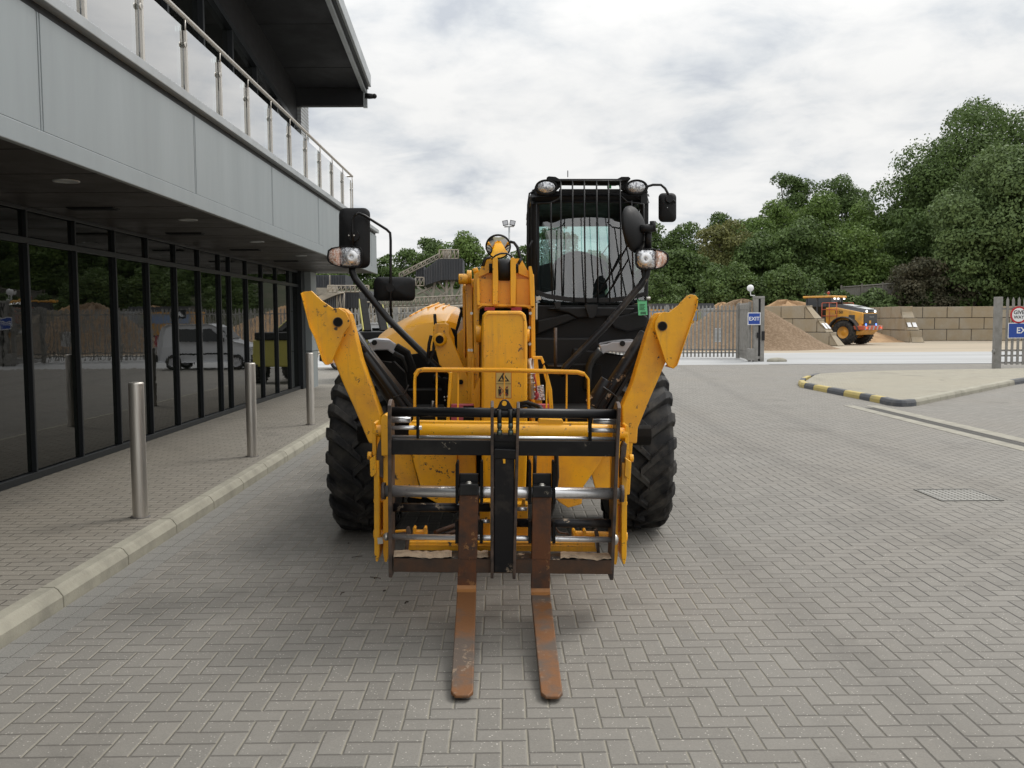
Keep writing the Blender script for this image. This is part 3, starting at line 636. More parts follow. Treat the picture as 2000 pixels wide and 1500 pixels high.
# ---------------- trees ----------------
def tree(label,u,vtop,wpx,D,kind,seed,zb=None,name='tree',leaf=.21,dens=1.0,cat='tree',vb=None,group='trees on the bank behind the yard'):
    rng=np.random.RandomState(seed); top=W(u,vtop,D); s=FPX/D; Wd=wpx/s; base=zb if zb is not None else 2.0
    H=top.z-base; t=thing(name,label,cat,(top.x,D,base),group)
    cz0=base+H*(.06 if name=='tree' else .0); ch=top.z-cz0; rx=Wd/2; rz=ch/2; c=np.array([top.x,D,cz0+rz]); ry=min(rx,rz)*.9
    nl=int(34+rng.randint(12)); L=[]
    for i in range(nl):
        d=rng.normal(size=3); d/=np.linalg.norm(d); d[1]=-abs(d[1]) if rng.rand()<.7 else d[1]
        r=.55+.38*rng.rand(); taper=1.0-.35*max(0,d[2])
        L.append((c+d*np.array([rx*r*taper,ry*r,rz*r*.95]),(.27+.17*rng.rand())*min(rx,rz*1.1)))
    L.append((c+np.array([0,0,rz*.72]),.26*min(rx,rz)))
    area=sum(4*math.pi*q[1]**2 for q in L); tot=int(min(60000,area*.80/(leaf**2)*dens)); core=1
    ps=[];ns=[]
    for q,(lc,lr) in enumerate(L):
        k=int(tot*(4*math.pi*lr**2)/area)+1; d=rng.normal(size=(k,3)); d/=np.linalg.norm(d,axis=1)[:,None]; d[:,2]=np.where(d[:,2]<-.3,-d[:,2],d[:,2])
        rr_=lr*(.68+.36*rng.rand(k)+.14*(rng.rand(k)>.93))[:,None]; ps.append(lc+d*rr_*np.array([1,1,.85])); ns.append(d)
    k=tot//4; d=rng.normal(size=(k,3)); d/=np.linalg.norm(d,axis=1)[:,None]; d*=(rng.rand(k)**.4*.72)[:,None]; ps.append(c+d*np.array([rx*.95,ry*.9,rz*.98])); ns.append(d)
    P=np.vstack(ps); Nn=np.vstack(ns)+rng.normal(size=P.shape)*.55; Nn/=np.linalg.norm(Nn,axis=1)[:,None]
    up=rng.normal(size=P.shape); U=np.cross(Nn,up); U/=np.linalg.norm(U,axis=1)[:,None]; V=np.cross(Nn,U)
    sz=leaf*(.55+.9*rng.rand(len(P)))[:,None]; 
    q0=P-U*sz*.6; q1=P-V*sz*.35+U*sz*.05; q2=P+U*sz*.6; q3=P+V*sz*.38-U*sz*.1+Nn*sz*.12
    verts=np.stack([q0,q1,q2,q3],1).reshape(-1,3)-np.array([top.x,D,base]); n=len(P)
    me=bpy.data.meshes.new('crown'); me.vertices.add(4*n); me.vertices.foreach_set('co',verts.ravel()); me.loops.add(4*n); me.loops.foreach_set('vertex_index',np.arange(4*n)); me.polygons.add(n); me.polygons.foreach_set('loop_start',np.arange(n)*4); me.polygons.foreach_set('loop_total',np.full(n,4)); me.materials.append(LF[kind]); me.update(); me.validate()
    o=bpy.data.objects.new('crown' if name=='tree' else 'foliage',me); COL.objects.link(o); o.parent=t
    q=MB(); r0=.035*H*.6+.08
    pts=[Vector((top.x+rng.normal()*.05*k,D,base-.6+H*.62*k/5)) for k in range(6)]; q.tube(pts,[r0*(1-.14*k) for k in range(6)],8)
    for k in range(9):
        lc,lr=L[rng.randint(nl)]; p0=pts[2+rng.randint(3)]; e=Vector(lc); m_=p0.lerp(e,.5)+Vector((0,0,.4)); q.tube([p0,m_,e],[r0*.4,r0*.26,r0*.1],5)
    q.build('trunk' if name=='tree' else 'stem',M['bark'],t)
    return t
TR=[('huge dark broadleaf tree, tallest at the upper right',1890,196,330,88,'dark',1),
('large pale grey green tree cut by the right edge of the photo',1985,288,300,72,'grey',2),
('dark domed tree top, left of the two rising above the middle wood',1543,328,115,108,'dark',3),
('dark rounded tree top, right of the two rising above the middle wood',1645,323,125,108,'dark',4),
('wide mid green tree below the left domed tree top',1505,398,150,92,'mid',5),
('mid green pointed tree between the two domed tree tops',1598,372,120,96,'mid',6),
('mid green tree below the right domed tree top',1690,402,140,90,'mid',7),
('narrow dark tree in the notch left of the huge tree',1745,385,70,98,'dark',8),
('flat topped dark tree just right of the small cab mirror',1402,404,95,104,'dark',9),
('dark tree showing right behind the round cab mirror',1335,432,110,98,'dark',10),
('olive tree with loose branches above the right stabiliser foot pad',1415,440,130,84,'olive',11),
('dark green tree behind the bright sand heap',1485,452,130,82,'dark',12),
('broad dark green tree left of the loader cab',1570,440,150,80,'dark',13),
('broad green tree directly above the loader',1665,460,150,80,'mid',14),
('dark tree at the foot of the huge tree',1790,400,140,82,'dark',15),
('dark tree below the pale grey green tree',1905,420,150,70,'grey',16),
('tree at the far right edge above the right gate',2050,420,170,68,'dark',17),
('tree behind the right side of the cab',1275,440,80,96,'dark',18),
('tree seen low through the cab windscreen at its right',1225,470,110,98,'mid',19),
('tree seen through the left part of the cab windscreen',1088,430,95,96,'dark',20),
('tree beside the floodlight mast',1020,478,60,98,'dark',21),
('pale green rounded tree left of the boom tip mirror',905,457,105,96,'mid',22),
('dark tree above the raised black hopper',838,466,95,100,'dark',23),
('tree left of the raised black hopper',795,482,80,98,'dark',24),
('dark tree right of the canopy end',755,492,70,96,'dark',25),
('dark tree low behind the canopy end',700,500,90,98,'dark',26),
('tree low behind the quarry plant at far left',635,515,90,96,'mid',27),
('tree behind the boom tip',965,480,80,100,'dark',28),
('dark tree low behind the middle of the wood',1150,500,110,90,'dark',29),
('dark tree low behind the raised right stabiliser leg',1330,490,130,80,'dark',35)]
for l,u,v,wd,D,k,s in TR: tree(l,u,v-(8 if u>1000 and v>300 else 3),wd*1.08,D,k,s)
for l,u,v,wd,D,k,s in [('bronze leaved bush on the bank right of the timber fence',1795,500,120,70,'bronze',41),('second bronze bush below the pale tree',1850,520,100,69,'bronze',47),('grey green bush above the wall behind the loader',1700,568,130,67,'grey',42),
('dark bush over the long block wall, left half',1790,560,110,66,'dark',43),('green bush over the long block wall near the right gate',1930,575,110,64,'mid',44),('dark thicket on the bank behind the sand heap',1420,520,150,72,'dark',45),('dark thicket on the bank behind the gate post',1530,520,160,72,'dark',46),
('dark bush below the timber fence, left end',1630,570,110,70,'dark',48),('dark bush at the right end of the block wall',1860,560,110,65,'dark',49),('dark bush under the pale tree at the far right',1975,530,120,67,'dark',57),('dark bush low beside the cab',1290,540,120,74,'dark',50),('bush showing between the boom and the cab',1010,560,90,80,'mid',51),('bush under the hopper legs',880,580,110,84,'mid',52),
('pale scrub at the foot of the bank behind the loader',1730,585,90,64.5,'mid',53)]:
    D=max(D,70.5) if u>1400 else D
    tree(l,u,v,wd,D,k,s,zb=1.0 if u>1300 else 0,name='bush',leaf=.17,cat='bush',group='bushes on the bank')
# ================= TELEHANDLER =================
TH=thing('telehandler','big yellow telescopic handler with black cab facing the camera, stabiliser legs raised and forks lowered','telehandler',(-.02,7.3,0))
def P_(name,mb,m,par=None,bevel=.004,**kw): return mb.build(name,m,par or TH,bevel,**kw)
V=Vector
# wheels
def wheel(cx,cy,r=.62,w_=.46,side=1):
    q=MB(); h=w_/2; rc=r-.045
    q.lathe([(.32,-h*.8),(.38,-h*.96),(.48,-h*1.0),(rc-.05,-h*.94),(rc-.012,-h*.8),(rc,-h*.4),(rc+.004,0),(rc,h*.4),(rc-.012,h*.8),(rc-.05,h*.94),(.48,h),(.38,h*.96),(.32,h*.8)],(cx,cy,r),'x',64)
    nlug=19
    for sgn in (-1,1):
        for i in range(nlug):
            a0=2*math.pi*(i+(.5 if sgn>0 else 0))/nlug; sec=[]
            for t_ in (0,.2,.4,.6,.8,.93,1.0):
                xx=sgn*(-.035+t_*(h*.97+.035)); ang=a0+t_**.9*.36; top=r-.004*t_-(.0 if t_<.9 else .018 if t_<1 else .06); bot=rc-.02-(0 if t_<.85 else .05); wd=.030+.016*t_
                for aa,rr_ in ((ang-wd/r*1.25,bot),(ang-wd/r*.85,top),(ang+wd/r*.85,top),(ang+wd/r*1.25,bot)):
                    sec.append(V((cx+xx+(sgn*.012 if t_==1.0 else 0),cy-math.cos(aa)*rr_,r+math.sin(aa)*rr_)))
            fs=[]
            for k in range(6):
                for j in range(3): fs.append((k*4+j,k*4+j+1,(k+1)*4+j+1,(k+1)*4+j))
            fs.append((0,1,2,3)); fs.append((24,25,26,27)); q.add(sec,fs)
    wp=MB(); wp.lathe([(.0,side*.05),(.1,side*.05),(.12,side*.02),(.27,side*.02),(.31,side*h*.8),(.33,side*h*.85)],(cx,cy,r),'x',32); wp.lathe([(.33,-h*.84),(.30,-h*.75),(.30,h*.75),(.33,h*.84)],(cx,cy,r),'x',32)
    wo_=P_('wheel',wp,M['whitep'],bevel=0); q.build('tyre',M['rubber'],wo_,bevel=.006)
wheel(-1.055,7.17,r=.63,side=-1); wheel(1.015,7.17,r=.63); wheel(-1.07,10.2,side=-1); wheel(1.03,10.2)
# chassis
q=MB(); q.box((-.5,6.6,.42),(.46,11.2,.95)); q.box((-.85,7.12,.48),(.8,7.48,.76)); q.box((-.85,10.0,.48),(.8,10.4,.76)); q.box((-.82,7.5,.5),(.80,9.6,1.25)); q.box((-.72,6.75,.72),(-.3,7.6,1.12)); q.box((.32,6.75,.72),(.72,7.6,1.3)); q.box((-1.2,8.0,.6),(-.8,9.4,1.2)); q.box((-1.0,10.9,.6),(1.0,11.4,1.5)); P_('chassis',q,M['matt_black'])
# front frame plates
q=MB()
q.px([(762,862),(800,862),(808,905),(818,945),(824,975),(766,966)],6.05,.03)
q.px([(800,862),(893,862),(893,985),(880,990),(862,988),(826,968),(808,905)],5.98,.05)
q.px([(893,862),(930,862),(930,992),(905,992),(893,985)],6.02,.05)
P_('front_frame',q,M['yellow_worn'],bevel=.006)
q=MB()
q.px([(1195,862),(1236,862),(1230,966),(1178,972),(1168,975),(1150,905)],6.05,.03)
q.px([(1086,862),(1190,862),(1172,905),(1140,950),(1136,985),(1110,992),(1094,982),(1086,975)],5.98,.05)
q.px([(1030,862),(1086,862),(1086,975),(1040,990)],6.02,.05)
P_('front_frame',q,M['yellow_worn'],bevel=.006)
q=MB(); q.tube([W(700,845,6.12),W(1270,850,6.12)],.07,8); q.box((-.75,6.1,.62),(.72,6.7,1.02)); P_('stabiliser_crossbeam',q,M['matt_black'])
q=MB(); q.px([(822,968),(862,988),(905,992),(940,1000),(940,985),(826,960)],6.2,.6); q.tube([W(800,975,6.3),W(890,995,6.1)],.03,8); P_('underframe',q,M['matt_black'])
# stabilisers
def stab(legp,padp,pin,foot,ring):
    q=MB(); q.px(legp,5.78,.13); lg=P_('stabiliser_leg',q,M['yellow_worn'],bevel=.008)
    q=MB(); q.px(padp,5.70,.025); q.px(padp,5.93,.025)
    # web joining the two cheeks along the sole edge
    for a,b_ in zip(foot[:-1],foot[1:]):
        q.prism([W(a[0],a[1],5.68),W(b_[0],b_[1],5.68),W(b_[0]+ring*2.2,b_[1],5.68),W(a[0]+ring*2.2,a[1],5.68)],(0,.29,0))
    q.build('foot_pad',M['yellow_worn'],lg,bevel=.004)
    q=MB(); c=W(*pin,5.69); q.tube([c,c+V((0,.28,0))],.026,20); q.build('pivot_pin',M['matt_black'],lg)
    q=MB(); c=W(*pin,5.695); q.tube([c+V((0,-.004,0)),c+V((0,.01,0))],.030,20); q.build('pin_boss',M['edge'],lg)
legL=[(652,604),(662,601),(674,604),(683,613),(688,630),(705,700),(744,811),(742,850),(738,866),(721,866),(717,857),(690,793),(672,754),(651,703),(646,640)]
padL=[(587,573),(592,570),(608,568),(629,588),(650,602),(662,602),(675,610),(682,624),(681,638),(672,650),(651,699),(648,708),(641,713),(634,712),(629,705),(615,662),(604,640),(598,612)]
stab(legL,padL,(660,629),[(587,573),(604,640),(615,662),(629,705),(636,713)],1)
legR=[(1296,610),(1284,611),(1275,621),(1264,652),(1234,752),(1215,794),(1217,850),(1226,866),(1244,866),(1246,836),(1268,782),(1288,736),(1302,704),(1306,640)]
padR=[(1364,583),(1359,577),(1350,575),(1342,578),(1324,597),(1307,610),(1296,609),(1286,617),(1280,630),(1279,642),(1283,655),(1294,688),(1300,706),(1306,716),(1316,720),(1323,714),(1340,664),(1352,630),(1362,600)]
stab(legR,padR,(1294,637),[(1364,583),(1362,600),(1340,664),(1324,712),(1316,720)],-1)
# stabiliser cylinders and channels
q=MB(); q.tube([W(690,655,6.0),W(782,800,5.98)],.052,14); q.tube([W(712,690,5.93),W(800,810,5.93)],.03,12); P_('stabiliser_cylinder',q,M['black'])
q=MB(); q.tube([W(694,652,6.0),W(812,800,6.0)],.02,sec=(.012,.09),up=(1,0,0)); P_('cylinder_guard',q,M['black'])
q=MB(); q.tube([W(768,776,5.86),W(790,770,5.86),W(798,752,5.86)],.006,8); P_('hose_loop',q,M['hose'])
q=MB(); q.tube([W(1262,652,6.0),W(1166,800,5.98)],.048,14); q.tube([W(1186,742,5.95),W(1155,790,5.95)],.045,12); P_('stabiliser_cylinder',q,M['black_dirty'])
q=MB(); q.tube([W(1270,660,6.05),W(1185,800,6.03)],.02,sec=(.012,.08),up=(1,0,0)); P_('cylinder_guard',q,M['black'])
q=MB(); q.tube([W(1178,756,5.86),W(1196,768,5.86),W(1205,776,5.86),W(1206,790,5.86)],.006,8); P_('hose_loop',q,M['hose'])
# boom
bz0=W(985,870,6.1).z; bx0=W(926,700,6.1).x; bx1=W(1040,700,6.1).x
q=MB(); q.box((bx0,6.12,W(985,860,6.1).z),(bx1,10.9,W(985,545,6.1).z)); bm=P_('boom',q,M['yellow'],bevel=.01)
# boom head: collar, ribs, recess panels
q=MB()
q.px([(925,536),(937,528),(1031,528),(1043,536),(1045,600),(1045,870),(1034,870),(1033,612),(1026,602),(942,602),(936,612),(936,870),(925,870)],5.98,.14)
q.px([(934,592),(1044,596),(1044,601),(1034,604),(1028,600),(942,598),(935,603),(931,603)],5.90,.08)
bh=q.build('boom_collar',M['yellow'],bm,bevel=.004)
q=MB()
for pts in ([(962,505),(967,502),(972,504),(973,545),(972,595),(962,595)],[(997,505),(1002,502),(1007,506),(1008,545),(1007,598),(997,598)],[(931,545),(936,543),(938,596),(932,596)],[(1033,520),(1038,520),(1043,545),(1043,598),(1036,598)]): q.px(pts,5.86,.12)
q.px([(936,545),(962,545),(962,594),(936,594)],5.96,.02); q.px([(972,545),(998,545),(998,594),(972,594)],5.95,.02); q.px([(1008,545),(1036,545),(1036,597),(1008,597)],5.96,.02)
q.px([(948,503),(962,503),(962,530),(935,541),(935,532)],5.95,.03); q.px([(1007,505),(1018,505),(1034,535),(1034,543),(1007,532)],5.95,.03)
q.each('head_rib',M['yellow'],bm,.002)
q=MB(); c=W(985,527,5.95); q.lathe([(.0,-.042),(.062,-.042),(.07,-.03),(.07,.03),(.062,.042),(0,.042)],c,'x',28); q.build('chain_roller',M['plastic'],bm)
q=MB(); c=W(966,524,5.96); 
for uu in (959,1009):
    c=W(uu,524,5.90); q.tube([c+V((-.012,0,0)),c+V((.012,0,0))],.03,14)
q.each('roller_pin',M['matt_black'],bm,.002)
q=MB(); q.tube([W(960,507,5.9),W(968,499,5.9),W(978,495,5.9),W(990,495,5.9),W(1001,502,5.9)],.006,6); q.tube([W(943,520,5.9),W(948,505,5.9),W(958,502,5.9)],.012,6); q.tube([W(1012,516,5.95),W(1018,505,5.95)],.01,6); q.build('head_hose',M['hose'],bm)
# boom nose
q=MB(); q.px([(942,616),(945,610),(952,607),(1016,607),(1024,610),(1027,616),(1030,640),(1030,870),(1026,985),(944,985),(940,870),(940,640)],5.55,.5); ns=P_('boom_nose',q,M['yellow'],bevel=.018)
q=MB(); q.px([(944,622),(948,613),(954,611),(1014,611),(1021,613),(1025,622),(1026,700),(1024,700),(1023,624),(1019,616),(1013,614),(955,614),(950,616),(947,624),(946,700),(944,700)],5.542,.012); q.build('nose_rim',M['yellow'],ns,bevel=.002)
q=MB(); q.px([(937,603),(1032,603),(1032,625),(937,625)],5.97,.02); q.build('nose_gap',M['matt_black'],ns)
q=MB(); q.px([(946,600),(967,600),(966,607),(946,607)],5.88,.04); q.px([(998,600),(1019,600),(1019,607),(998,607)],5.88,.04); q.each('wear_pad',M['red'],ns,.002)
# decal with pictograms
def dec(pts,m,D): dq.px(pts,D,.0015,m)
dq=MB(); dec([(968,727),(999,727),(999,778),(968,778)],2,5.549); dec([(969,728),(998,728),(998,777),(969,777)],0,5.547)
dec([(983,728),(995,745),(972,745)],1,5.545); dec([(983,732.5),(990.5,743),(976.5,743)],0,5.543)
dec([(980,735),(982,734),(984,739),(987,742),(985,743),(981,741)],1,5.541)
for x in (973,987):
    dec([(x+3+1.9*math.cos(a*.785),757+1.9*math.sin(a*.785)) for a in range(8)],1,5.545); dec([(x,760),(x+6,760),(x+6,768),(x+5,774),(x+3.6,774),(x+3,769),(x+2,774),(x+1,774)],1,5.545)
dec([(974,754),(975,753.4),(993,773),(992,773.6)],2,5.543); dec([(992,753.4),(993,754),(975,773.6),(974,773)],2,5.543)
dec([(969,749.2),(998,749.2),(998,750),(969,750)],1,5.545)
dq.build('warning_decal',[M['decal'],M['ink'],mat('decal_red',(.35,.05,.03),.5)],ns)
# side plates beside the boom
q=MB()
for pts,D in (([(908,560),(913,545),(918,541),(922,560),(924,700),(922,870),(914,870),(913,700)],6.15),([(924,565),(928,556),(932,565),(934,860),(927,860)],6.05),([(903,560),(907,555),(909,600),(908,700),(905,700)],6.3),([(1037,560),(1040,543),(1044,560),(1046,700),(1044,870),(1038,870)],5.9)): q.px(pts,D,.25)
q.tube([W(896,545,6.1),W(914,545,6.1)],.034,16); q.tube([W(912,541,6.12),W(921,541,6.12)],.045,16); q.tube([W(922,555,6.1),W(930,552,6.1)],.03,14); q.tube([W(924,531,6.05),W(934,527,6.05)],.02,12); q.tube([W(905,563,6.2),W(914,563,6.2)],.03,12)
q.tube([W(929,652,5.85),W(940,652,5.85)],.055,18); q.tube([W(1028,655,5.85),W(1034,655,5.85)],.04,18)
q.px([(922,690),(926,690),(926,760),(938,735),(938,870),(918,870),(920,760)],5.9,.04)
q.each('boom_side_plate',M['yellow'],TH,.003)
q=MB()
for uu,vv in ((932,653),(1038,585),(1036,612),(1034,640),(1035,672),(1041,700),(921,612),(921,684),(916,684)):
    c=W(uu,vv,5.83 if vv==653 else 5.88); q.tube([c,c+V((0,.03,0))],.010,6)
q.each('bolt',M['zinc'],TH)
# left lever arm
q=MB(); q.px([(846,637),(850,632),(870,631),(876,634),(879,641),(878,652),(902,708),(926,764),(934,800),(934,862),(890,862),(880,790),(878,732),(858,712),(846,664)],6.25,.06); ar=P_('levelling_arm',q,M['yellow'],bevel=.005)
q=MB(); c=W(859,663,6.24); q.lathe([(.046,0),(.046,-.02),(.028,-.022)],c,'y',24); q.build('pin_boss',M['yellow'],ar); q=MB(); q.tube([c+V((0,-.018,0)),c+V((0,.09,0))],.028,18); q.tube([W(900,746,6.24),W(900,746,6.2)],.017,12); q.build('pivot_pin',M['matt_black'],ar)
q=MB(); q.tube([W(849,613,6.4),W(851,640,6.4),W(846,690,6.4),W(836,712,6.4)],.02,sec=(.018,.01)); q.tube([W(842,655,6.3),W(838,672,6.3),W(836,700,6.3)],.012,8); P_('bracket',q,M['black'])
# engine cover
rows=[[(738,674,7.45),(757,686,7.35),(776,697,7.2),(820,689,7.1),(868,680,7.0),(888,690,7.2)],[(736,668,7.45),(755,675,7.35),(776,676,7.25),(820,668,7.15),(868,658,7.05),(890,656,7.25)],[(735,664,7.5),(752,660,7.45),(772,650,7.4),(815,634,7.3),(872,626,7.15),(896,634,7.35)],
[(741,655,7.75),(758,645,7.65),(780,634,7.55),(822,616,7.5),(880,612,7.35),(900,619,7.6)],[(752,646,8.2),(768,634,8.1),(790,624,8.0),(832,602,7.9),(888,604,7.7),(903,612,7.95)],[(768,636,8.9),(788,625,8.8),(810,612,8.7),(855,592,8.6),(893,600,8.3),(904,608,8.5)],[(775,634,9.6),(795,627,9.6),(815,616,9.6),(862,598,9.6),(897,604,9.6),(904,609,9.6)]]
q=MB(); q.grid([[W(*p) for p in r] for r in rows],0,False)
r0=[W(*p) for p in rows[0]]; q.grid([r0,[V((p.x,p.y+.15,p.z-.05)) for p in r0],[V((p.x,p.y+2.2,p.z-.1)) for p in r0]],0,False)
ec=P_('engine_cover',q,mat('glossy_yellow_bonnet',(.84,.39,.015),.28,coat=.35),bevel=.012); 
for p_ in ec.data.polygons: p_.use_smooth=True
ec.data.set_sharp_from_angle(angle=R(16))
q=MB()
for k in range(6):
    cc_=2.25+k*.27; i0=int(cc_); fr_=cc_-i0; PR=lambda r_:W(*rows[r_][i0]).lerp(W(*rows[r_][min(i0+1,5)]),fr_)+V((0,0,.006)); q.tube([PR(4),PR(4).lerp(PR(5),.5),PR(5)],.007,6)
q.build('bonnet_louvre',M['yellow'],ec)
q=MB(); q.px([(893,648),(903,622),(906,610),(904,640),(897,686),(892,690)],6.9,.02); P_('bonnet_end_trim',q,mat('pale_trim',(.6,.42,.3),.3),bevel=.002)
q=MB(); q.tube([W(902,606,6.95),W(897,625,6.95),W(890,655,6.9),W(892,680,6.9)],.012,8); q.px([(880,640),(888,643),(893,655),(888,660),(884,650)],6.8,.04); q.px([(897,600),(908,600),(908,650),(900,655),(902,620)],6.98,.03); P_('bonnet_seal',q,M['matt_black'])
q=MB(); q.px([(893,652),(906,640),(922,675),(922,800),(905,800),(893,700)],6.6,.04); q.px([(878,700),(905,690),(922,740),(922,862),(890,862)],6.7,.04); P_('boom_support_plate',q,M['yellow'])
# dark interior parts left
q=MB(); q.px([(718,681),(776,686),(792,697),(800,800),(716,770)],7.15,.05); q.px([(755,712),(768,706),(790,728),(795,760),(790,790),(770,780)],6.7,.1); q.px([(742,705),(764,708),(772,740),(770,770)],6.75,.1); q.tube([W(773,677,6.6),W(795,690,6.6),(W(804,715,6.6)),W(806,740,6.6)],.03,8); q.tube([W(846,740,6.5),W(868,745,6.5),W(876,775,6.5),W(876,800,6.5)],.035,8); q.px([(782,695),(868,684),(890,720),(890,800),(790,800)],7.0,.1); q.each('engine_bay',M['matt_black'],TH,.003)
q=MB(); q.tube([W(846,783,6.4),W(844,800,6.4)],.012,8)
for u_,v_ in ((868,776),(874,775),(869,782),(869,797)): c=W(u_,v_,6.4); q.ell(c,(.008,.008,.008),0,8)
q.each('bay_fitting',M['zinc'],TH,.003)
# fenders
q=MB(); q.px([(722,669),(735,663),(762,665),(775,673),(774,690),(770,694),(765,690),(757,684),(735,684),(718,690)],6.75,.02)
q.grid([[W(722,669,6.75),W(735,663,6.75),W(762,665,6.75),W(775,673,6.75)],[W(718,664,7.3),W(735,660,7.3),W(758,661,7.3),W(768,668,7.3)],[W(718,672,7.9),W(735,668,7.9),W(758,669,7.9),W(768,674,7.9)]]); fl=P_('fender',q,M['silver'],bevel=.012)
q=MB(); c=W(731,669,6.74); q.tube([c,c+V((0,.03,0))],.02,12); q.build('fender_plug',M['plastic'],fl)
q=MB(); q.px([(1169,673),(1186,671),(1195,667),(1232,665),(1252,668),(1244,690),(1230,689),(1192,687),(1183,689),(1176,693)],6.75,.02)
q.grid([[W(1169,673,6.75),W(1195,667,6.75),W(1232,665,6.75),W(1254,668,6.75)],[W(1172,668,7.3),W(1195,664,7.3),W(1230,661,7.3),W(1250,665,7.3)],[W(1172,674,7.9),W(1195,670,7.9),W(1230,669,7.9),W(1250,672,7.9)]]); fr=P_('fender',q,M['silver'],bevel=.012)
q=MB(); c=W(1216,671,6.74); q.tube([c,c+V((0,.03,0))],.02,12); q.build('fender_plug',M['plastic'],fr)
q=MB(); q.tube([W(1172,685,6.74),W(1158,700,6.74),W(1150,718,6.74),W(1147,760,6.74)],.03,10); q.tube([W(770,688,6.74),W(790,700,6.74),W(799,725,6.74)],.03,10); P_('fender_stay',q,M['hose'])
# cab
x0,x1=W(1038,500,7.3).x,W(1266,500,7.3).x; zt=W(1150,362,7.3).z; zb=W(1150,596,7.3).z; yb=8.9
cb_=MB()
for x,y in ((x0+.03,7.32),(x1-.03,7.32),(x0+.03,yb),(x1-.03,yb),(x0+.02,8.1),(x1-.02,8.1)): cb_.tube([(x,y,zb-.3),(x,y,zt-.12),(x+(.03 if x<.7 else -.03),y,zt-.02)],.035 if y<7.5 else .028,10)
for z in (zb-.02,zt-.05):
    cb_.tube([(x0+.03,7.32,z),(x0+.03,yb,z)],.03,8); cb_.tube([(x1-.03,7.32,z),(x1-.03,yb,z)],.03,8); cb_.tube([(x0+.03,yb,z),(x1-.03,yb,z)],.035,8)
cb_.tube([(x0+.03,7.31,zt-.09),(x1-.03,7.31,zt-.09)],.05,8)
cb_.box((x0+.02,8.86,zb),(x1-.02,8.9,zb+.12)); cb_.box((x0+.02,8.84,zt-.16),(x1-.02,8.9,zt-.05)); cb_.box((x1-.12,8.85,zb),(x1-.03,8.9,zt-.1))
cab=P_('cab',cb_,M['plastic'])
q=MB(); rows=[]
for y,dz in ((7.24,-.07),(7.3,-.02),(7.5,.02),(8.1,.035),(8.7,.01),(8.95,-.06)): rows.append([(x0+(x1-x0)*k/8,y,zt-.055+dz*.6+.01*math.sin(math.pi*k/8)) for k in range(9)])
q.grid(rows); q.grid([[(a,b_2,c_-.05) for a,b_2,c_ in r] for r in rows]); q.build('roof',M['plastic'],cab,bevel=.004)
# roof front fairing and lamp wings
q=MB(); q.px([(1068,346),(1072,344),(1085,345),(1092,349),(1206,349),(1214,345),(1228,345),(1232,348),(1230,352),(1218,353),(1208,356),(1090,355),(1080,353),(1068,351)],7.2,.2)
q.px([(1048,372),(1055,358),(1085,356),(1095,360),(1095,364),(1080,378),(1050,384)],7.26,.05); q.px([(1210,360),(1222,356),(1250,360),(1262,372),(1262,392),(1250,392),(1228,378),(1212,368)],7.26,.05)
q.px([(1092,355),(1212,355),(1212,361),(1092,361)],7.25,.04); q.px([(1092,369),(1212,369),(1212,377),(1092,377)],7.27,.04)
q.build('roof_fairing',M['plastic'],cab,bevel=.004)
q=MB(); q.px([(1186,360),(1194,360),(1194,368),(1186,368)],7.28,.01); q.build('green_reflector',mat('green_plastic',(.05,.45,.15),.4),cab)
for uu in (1067,1243):
    q=MB(); c=W(uu,365.5,7.16); q.lathe([(.0,-.012),(.05,-.010),(.058,0),(.06,.03)],V((0,0,0)),'y',28)
    q.v=[(c.x+a*1.28,c.y+b_2,c.z+d*.82) for a,b_2,d in q.v]; lo=q.build('work_lamp_lens',M['lens'],cab)
    q=MB(); q.lathe([(.058,-.012),(.068,-.016),(.070,.04),(.0,.06)],V((0,0,0)),'y',28); q.v=[(c.x+a*1.26,c.y+b_2,c.z+d*.84) for a,b_2,d in q.v]; q.build('work_lamp',M['plastic'],cab)
q=MB(); q.tube([W(1109,346,8),W(1109,333,8)],.004,5); q.build('aerial',M['plastic'],cab)
# glass
q=MB(); q.grid([[W(1046+ (1258-1046)*k/8,vv,7.24+dd_-.05*math.sin(math.pi*k/8)) for k in range(9)] for vv,dd_ in ((378,.24),(480,.12),(592,0))]); q.build('windscreen',M['cabglass'],cab)
q=MB(); q.box((x0+.04,yb-.02,zb+.1),(x1-.10,yb-.01,zt-.15)); q.build('rear_window',M['cabglass'],cab)
q=MB(); q.box((x0+.012,7.4,zb+.02),(x0+.02,8.85,zt-.1)); q.box((x1-.02,7.4,zb+.02),(x1-.012,8.85,zt-.1)); q.build('side_window',M['cabglass'],cab)
# interior
q=MB(); sx=W(1128,560,8.3).x; sz=W(1128,490,8.3).z
q.grid([[ (sx+.26*math.cos(a)*(1 if k<2 else .86),8.3+.06*k,max(zb-.1,sz-.25+ .25*math.sin(a))) for a in [math.pi*i/12 for i in range(13)]] for k in (0,1,2)])
q.prism([(sx+.25*math.cos(math.pi*i/12),8.3,sz-.25+.25*math.sin(math.pi*i/12)) for i in range(13)]+[(sx-.25,8.3,zb-.3),(sx+.25,8.3,zb-.3)],(0,.14,0)); q.box((sx-.25,7.85,zb-.35),(sx+.25,8.4,zb-.15)); q.build('seat',M['seat'],cab,bevel=.02)
q=MB(); c=W(1147,538,7.75); T=Matrix.Translation(c)@Matrix.Rotation(R(62),4,'X')
ring=[T@V((.19*math.cos(2*math.pi*i/28),.19*math.sin(2*math.pi*i/28),0)) for i in range(29)]; q.tube(ring,.014,8)
for a in (90,210,330): q.tube([T@V((0,0,-.03)),T@V((.19*math.cos(R(a)),.19*math.sin(R(a)),0))],.012,6)
q.tube([T@V((0,0,0)),T@V((0,-.05,-.5))],.04,10); q.build('steering_wheel',M['plastic'],cab)
